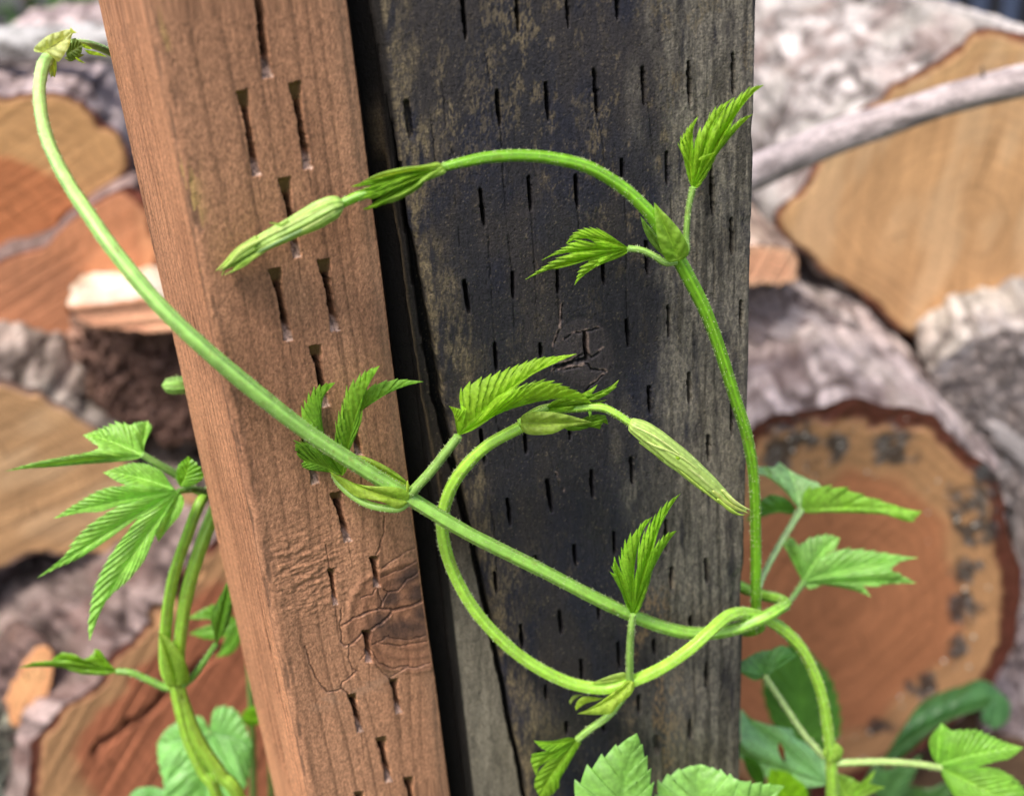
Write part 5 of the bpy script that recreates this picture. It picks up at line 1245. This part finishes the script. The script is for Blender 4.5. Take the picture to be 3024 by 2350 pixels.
D.leaf([dict(fr='ZA', base=(1000, 345), outline=[('c', 1008, 250, 4), ('c', 1055, 160, 6), ('t', 1030, 100, 8), ('c', 970, 110, 7), ('s', 905, 130, 6), ('c', 830, 112, 6), ('c', 700, 155, 5), ('t', 575, 200, 3), ('c', 640, 250, 2), ('s', 690, 290, -1), ('c', 600, 320, -3), ('c', 400, 358, -3), ('c', 200, 400, -2), ('t', 30, 452), ('c', 200, 432), ('c', 370, 422), ('c', 600, 402), ('c', 800, 388), ('c', 930, 372)],
             tilt=0.40, Y=.432, col=(146, 202, 96), col2=(128, 190, 66), teeth=13, tooth=.24, veins=12, corr=.6, bulge=.10, mid=2, vein_c=1.35)],
       ('ZA', [(990, 335, .432, 24), (1100, 400, .434, 26), (1220, 470, .437, 26), (1330, 560, .441, 26), (1400, 600, .445, 24)]), M_LEAFSOFT, seed=74, pcol=(126, 168, 84), label="long tipped folded leaf on top of the cluster")
D.leaf([dict(fr='ZA', base=(1255, 560), outline=c_((1225, 500), (1240, 410)) + [('t', 1310, 345)] + c_((1375, 400), (1420, 480), (1380, 530), (1310, 560)), Y=.4235, col=(112, 172, 40), col2=(96, 156, 36), teeth=8, tooth=.14, veins=8, corr=.8)], None, M_LEAFSOFT, seed=75, label="small rounded lobe leaf beside the post")
D.leaf([dict(fr='ZB', base=(950, 360), outline=[('c', 880, 290), ('c', 810, 195), ('t', 765, 178, 1), ('c', 740, 225), ('s', 660, 270), ('c', 600, 222), ('c', 480, 215), ('t', 370, 325, 2), ('c', 440, 255), ('s', 560, 268, 1), ('c', 430, 272), ('c', 280, 285), ('t', 148, 332, 2), ('c', 300, 298), ('c', 450, 312), ('c', 650, 380), ('c', 850, 388)],
             Y=.43, col=(118, 170, 34), col2=(104, 156, 36), teeth=8, tooth=.10, veins=7, corr=.4, bulge=.15, mid=1)],
       ('ZB', [(1420, 480, .43, 30), (1340, 490, .43, 30), (1200, 430, .43, 28), (1060, 370, .43, 27), (940, 358, .43, 26)]), M_LEAFSOFT, seed=76, pcol=(112, 156, 64), label="small folded leaf pointing left from the node")
D.leaf([dict(fr='ZA', base=(1505, 1650), outline=c_((1482, 1560), (1468, 1440), (1530, 1320), (1575, 1230)) + [('t', 1610, 1140)] + c_((1645, 1260), (1620, 1400), (1580, 1540)), Y=.433, col=(84, 132, 34), col2=(70, 116, 30), teeth=6, tooth=.1, veins=7, corr=.3, bulge=.2)],
       ('ZB', [(1480, 470, .43, 26), (1550, 410, .431, 26), (1640, 290, .432, 25), (1740, 140, .433, 24)]), M_LEAFSOFT, seed=77, pcol=(104, 150, 62), label="narrow folded dark green leaf against the brown post")

# ------------------------------------------------------------------ loose background leaves, each on its own stalk
def lone_leaf(label, pieces, petiole, seed, mat=None, pcol=(130, 166, 90), group=None):
    p0 = pieces[0]; u, v = z2s(p0['fr'], *p0['base']); b = P(np.array(u), np.array(v), np.array(p0['Y']))
    rt = thing("hop_leaf", label, "leaf", [b[0], b[1], 0], group)
    mb = MB()
    for i, p in enumerate(pieces):
        p = dict(p); p.setdefault('seed', seed + i * 3); blade(mb, **p)
    mb.build("leaf_blade", mat or M_LEAFSOFT, rt, weld=2e-6)
    m2 = MB(); px_tube(m2, petiole[0], petiole[1], pcol, nsec=12, seed=seed); m2.build("petiole", M_STEM, rt)
    return rt
lone_leaf("bright lobed leaf peeping out behind the narrow dark leaf", [dict(fr='ZA', base=(1660, 1500), outline=[('c', 1560, 1400), ('c', 1480, 1378), ('t', 1285, 1480), ('c', 1450, 1482), ('s', 1540, 1510), ('c', 1420, 1530), ('t', 1315, 1580), ('c', 1450, 1622), ('s', 1570, 1600), ('c', 1540, 1690), ('t', 1500, 1745), ('c', 1610, 1720), ('c', 1680, 1620)],
          Y=.50, col=(116, 176, 66), col2=(104, 164, 50), teeth=8, tooth=.12, veins=8, corr=.4)], ('ZA', [(1660, 1500, .50, 20), (1720, 1700, .51, 20), (1760, 2400, .54, 22), (1760, 3600, .6, 22)]), 81)
lone_leaf("large mint green round leaf behind the two stems at bottom left", [dict(fr='ZB', base=(1690, 850), outline=[('c', 1640, 740), ('c', 1560, 715), ('c', 1440, 760), ('c', 1330, 835), ('t', 1265, 940), ('c', 1275, 1080), ('s', 1320, 1280), ('c', 1350, 1420), ('t', 1640, 1720), ('c', 1900, 1500), ('s', 1960, 1330), ('c', 2010, 1180), ('t', 2032, 960), ('c', 1985, 820), ('c', 1900, 670), ('c', 1780, 640), ('c', 1715, 690)],
          tilt=0.60, Y=.50, col=(128, 192, 104), col2=(112, 180, 88), teeth=11, tooth=.12, veins=7, corr=.5, bulge=.08, vein_c=.7)], ('ZB', [(1690, 850, .50, 18), (1700, 820, .515, 18), (1760, 1200, .53, 20), (1800, 2600, .6, 24)]), 82)
lone_leaf("pale green leaf edge at the bottom, left of the round leaf", [dict(fr='ZB', base=(1260, 1620), outline=c_((1050, 1480), (1035, 1380), (1110, 1300)) + [('t', 1230, 1285)] + c_((1340, 1320), (1420, 1420), (1380, 1560)), tilt=0.50, Y=.48, col=(120, 182, 108), col2=(104, 168, 90), teeth=10, tooth=.08, veins=8, corr=.5)],
          ('ZB', [(1260, 1620, .48, 20), (1300, 1900, .49, 22), (1350, 2700, .55, 22)]), 83)
lone_leaf("yellow green leaf scrap by the brown post, above the round leaf", [dict(fr='ZB', base=(2140, 760), outline=c_((2040, 800), (1980, 790)) + [('t', 1935, 735)] + c_((1990, 660), (2070, 635), (2150, 680)), Y=.52, col=(118, 178, 36), col2=(104, 162, 34), teeth=5, tooth=.06, veins=5, corr=.3)],
          ('ZB', [(2140, 760, .52, 20), (2180, 1100, .53, 22), (2200, 2600, .6, 22)]), 84)
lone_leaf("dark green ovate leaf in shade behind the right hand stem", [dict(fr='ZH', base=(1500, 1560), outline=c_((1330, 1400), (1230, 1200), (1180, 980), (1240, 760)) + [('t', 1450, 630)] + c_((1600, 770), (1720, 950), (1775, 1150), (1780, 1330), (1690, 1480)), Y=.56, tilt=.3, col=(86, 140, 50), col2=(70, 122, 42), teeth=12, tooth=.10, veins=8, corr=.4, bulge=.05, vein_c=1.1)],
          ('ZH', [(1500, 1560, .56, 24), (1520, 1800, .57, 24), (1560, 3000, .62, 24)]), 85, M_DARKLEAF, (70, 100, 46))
le = lone_leaf("big mint green leaf with a brown patched hole, at the foot of the dark post", [dict(fr='ZH', base=(1690, 1740), outline=[('c', 1500, 1760), ('c', 1250, 1700), ('c', 1060, 1580), ('t', 960, 1480), ('s', 1010, 1400), ('c', 1005, 1290), ('t', 1015, 1150), ('c', 1090, 1230), ('c', 1200, 1268), ('s', 1290, 1290), ('t', 1425, 1312), ('s', 1375, 1380), ('c', 1480, 1400), ('t', 1640, 1500), ('c', 1690, 1600)],
          tilt=0.60, Y=.455, col=(150, 208, 146), col2=(140, 200, 132), teeth=3, tooth=.03, veins=6, corr=.2, bulge=.05, vein_c=.9)], ('ZH', [(1690, 1740, .455, 24), (1720, 1900, .46, 24), (1760, 3000, .52, 24)]), 86)
nk = MB(); c = crom(np.array([(2302., 2193., .4515, 3), (2306., 2212., .4515, 10), (2312., 2232., .4515, 8), (2316., 2246., .4515, 2)]), 14)
nk.grid(sweep(P(c[:, 0], c[:, 1], c[:, 2]), c[:, 3] * 1.55e-4, 10)[0], lin(130, 62, 34), wrap=True); nk.build("hole_patch", M_BARK, le)  # brown plug added in place of a hole through the blade
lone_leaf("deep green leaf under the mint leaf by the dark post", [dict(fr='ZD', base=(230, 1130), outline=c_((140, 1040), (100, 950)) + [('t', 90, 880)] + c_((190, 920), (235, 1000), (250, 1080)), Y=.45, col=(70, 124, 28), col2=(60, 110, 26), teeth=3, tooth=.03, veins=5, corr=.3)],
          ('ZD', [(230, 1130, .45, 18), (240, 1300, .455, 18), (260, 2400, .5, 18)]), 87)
lone_leaf("vivid yellow green leaf at the bottom beside the mint leaf", [dict(fr='ZD', base=(430, 1300), outline=c_((300, 1200), (270, 1090)) + [('t', 290, 985)] + c_((400, 1000), (480, 1050), (560, 1130), (560, 1230)), Y=.44, col=(128, 184, 28), col2=(112, 170, 26), teeth=4, tooth=.03, veins=5, corr=.3)],
          ('ZD', [(430, 1300, .44, 18), (440, 1500, .445, 18), (460, 2400, .5, 18)]), 88)
lone_leaf("curled blue green leaf, well out of focus, by the right hand logs", [dict(fr='ZD', base=(1120, 930), outline=c_((1280, 670), (1440, 470, 8), (1680, 375, 10), (1880, 320, 8)) + [('t', 2070, 470)] + c_((1900, 530, -6), (1700, 590, -8), (1520, 690, -6), (1330, 860, -2), (1220, 930)), tilt=0.50, Y=.62, col=(70, 118, 66), col2=(54, 98, 50), teeth=4, tooth=.03, veins=7, corr=.5, bulge=.25),
           dict(fr='ZD', base=(2010, 420), outline=c_((1890, 540), (1870, 620)) + [('t', 1960, 690)] + c_((2060, 630), (2080, 500)), Y=.63, col=(84, 136, 90), col2=(70, 120, 76), teeth=3, tooth=.03, veins=5, corr=.3)],
          ('ZD', [(1130, 930, .62, 26), (1000, 1200, .63, 26), (950, 2400, .7, 26)]), 89, M_LEAFSOFT, (90, 130, 80))
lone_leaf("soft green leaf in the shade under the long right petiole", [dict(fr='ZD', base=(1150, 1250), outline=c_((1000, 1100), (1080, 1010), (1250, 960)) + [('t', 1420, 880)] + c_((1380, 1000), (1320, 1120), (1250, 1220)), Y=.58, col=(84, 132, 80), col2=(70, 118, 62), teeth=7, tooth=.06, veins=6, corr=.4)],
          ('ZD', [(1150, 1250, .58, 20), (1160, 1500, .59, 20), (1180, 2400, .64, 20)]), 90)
lone_leaf("pale lime leaf tips at the bottom under the low node", [dict(fr='ZD', base=(880, 1230), outline=[('c', 760, 1180), ('c', 760, 1060), ('t', 780, 1010), ('c', 900, 1050), ('s', 960, 1090), ('t', 1075, 990), ('c', 1050, 1060), ('s', 1030, 1090), ('t', 1145, 1120), ('c', 1060, 1160), ('c', 980, 1200)], Y=.425, col=(132, 188, 56), col2=(150, 196, 84), teeth=6, tooth=.06, veins=5, corr=.4)],
          ('ZD', [(880, 1230, .425, 18), (860, 1400, .43, 20), (840, 2400, .49, 20)]), 91)
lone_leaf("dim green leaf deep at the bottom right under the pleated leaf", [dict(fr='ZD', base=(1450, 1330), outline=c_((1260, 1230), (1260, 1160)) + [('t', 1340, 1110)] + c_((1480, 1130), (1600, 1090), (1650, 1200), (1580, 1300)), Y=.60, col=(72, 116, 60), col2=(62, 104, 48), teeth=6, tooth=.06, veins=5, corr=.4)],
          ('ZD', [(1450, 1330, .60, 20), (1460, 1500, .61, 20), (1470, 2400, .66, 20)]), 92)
lone_leaf("pointed pale green leaf with big teeth at bottom centre", [dict(fr='ZE', base=(560, 1350), outline=c_((260, 1200), (120, 1040), (110, 850, 2), (200, 690, 3), (330, 570, 3), (500, 440, 2)) + [('t', 688, 322)] + c_((750, 480, 3), (800, 640, 4), (835, 850, 4), (830, 1100), (720, 1260)), tilt=0.40, Y=.345, col=(130, 184, 92), col2=(114, 172, 72), teeth=9, tooth=.17, veins=9, corr=.55, bulge=.12, mid=2, vein_c=.85)],
          ('ZE', [(560, 1350, .345, 24), (580, 1500, .347, 26), (620, 2600, .40, 26)]), 93)
lone_leaf("broad scalloped pale green leaf at the bottom edge right of the pointed one", [dict(fr='ZE', base=(1380, 1400), outline=[('c', 1000, 1200), ('c', 880, 960), ('c', 890, 790), ('c', 1010, 690), ('c', 1130, 640), ('t', 1280, 610), ('c', 1440, 660), ('s', 1640, 760), ('c', 1800, 780), ('c', 1920, 790), ('t', 2050, 810), ('c', 1930, 960), ('c', 1760, 1180)], tilt=0.50, Y=.36, col=(136, 192, 100), col2=(122, 182, 82), teeth=11, tooth=.12, veins=8, corr=.4, bulge=.08, mid=1, vein_c=.85)],
          ('ZE', [(1380, 1400, .36, 24), (1390, 1600, .362, 26), (1400, 2600, .41, 26)]), 94)
bt = thing("hop_shoot", "fuzzy pale green shoot tip poking out behind the brown post", "shoot", P(np.array(560.), np.array(1140.), np.array(.47)) * [1, 1, 0])
mb = MB(); px_tube(mb, 'D', [(348, 822, .462, 5), (356, 822, .462, 14), (372, 822, .463, 17), (390, 821, .465, 17), (420, 826, .47, 16), (460, 850, .475, 12)], (150, 196, 96), nsec=24, ridge=.12, nr=7, hair=2.0, seed=5, hl=8); mb.build("bud", M_BUD, bt)
mb = MB(); px_tube(mb, 'D', [(440, 840, .472, 9), (520, 900, .49, 9), (620, 1200, .52, 10), (700, 2000, .55, 10), (760, 3000, .62, 10)], G_STEM, nsec=10); mb.build("stem", M_STEM, bt)
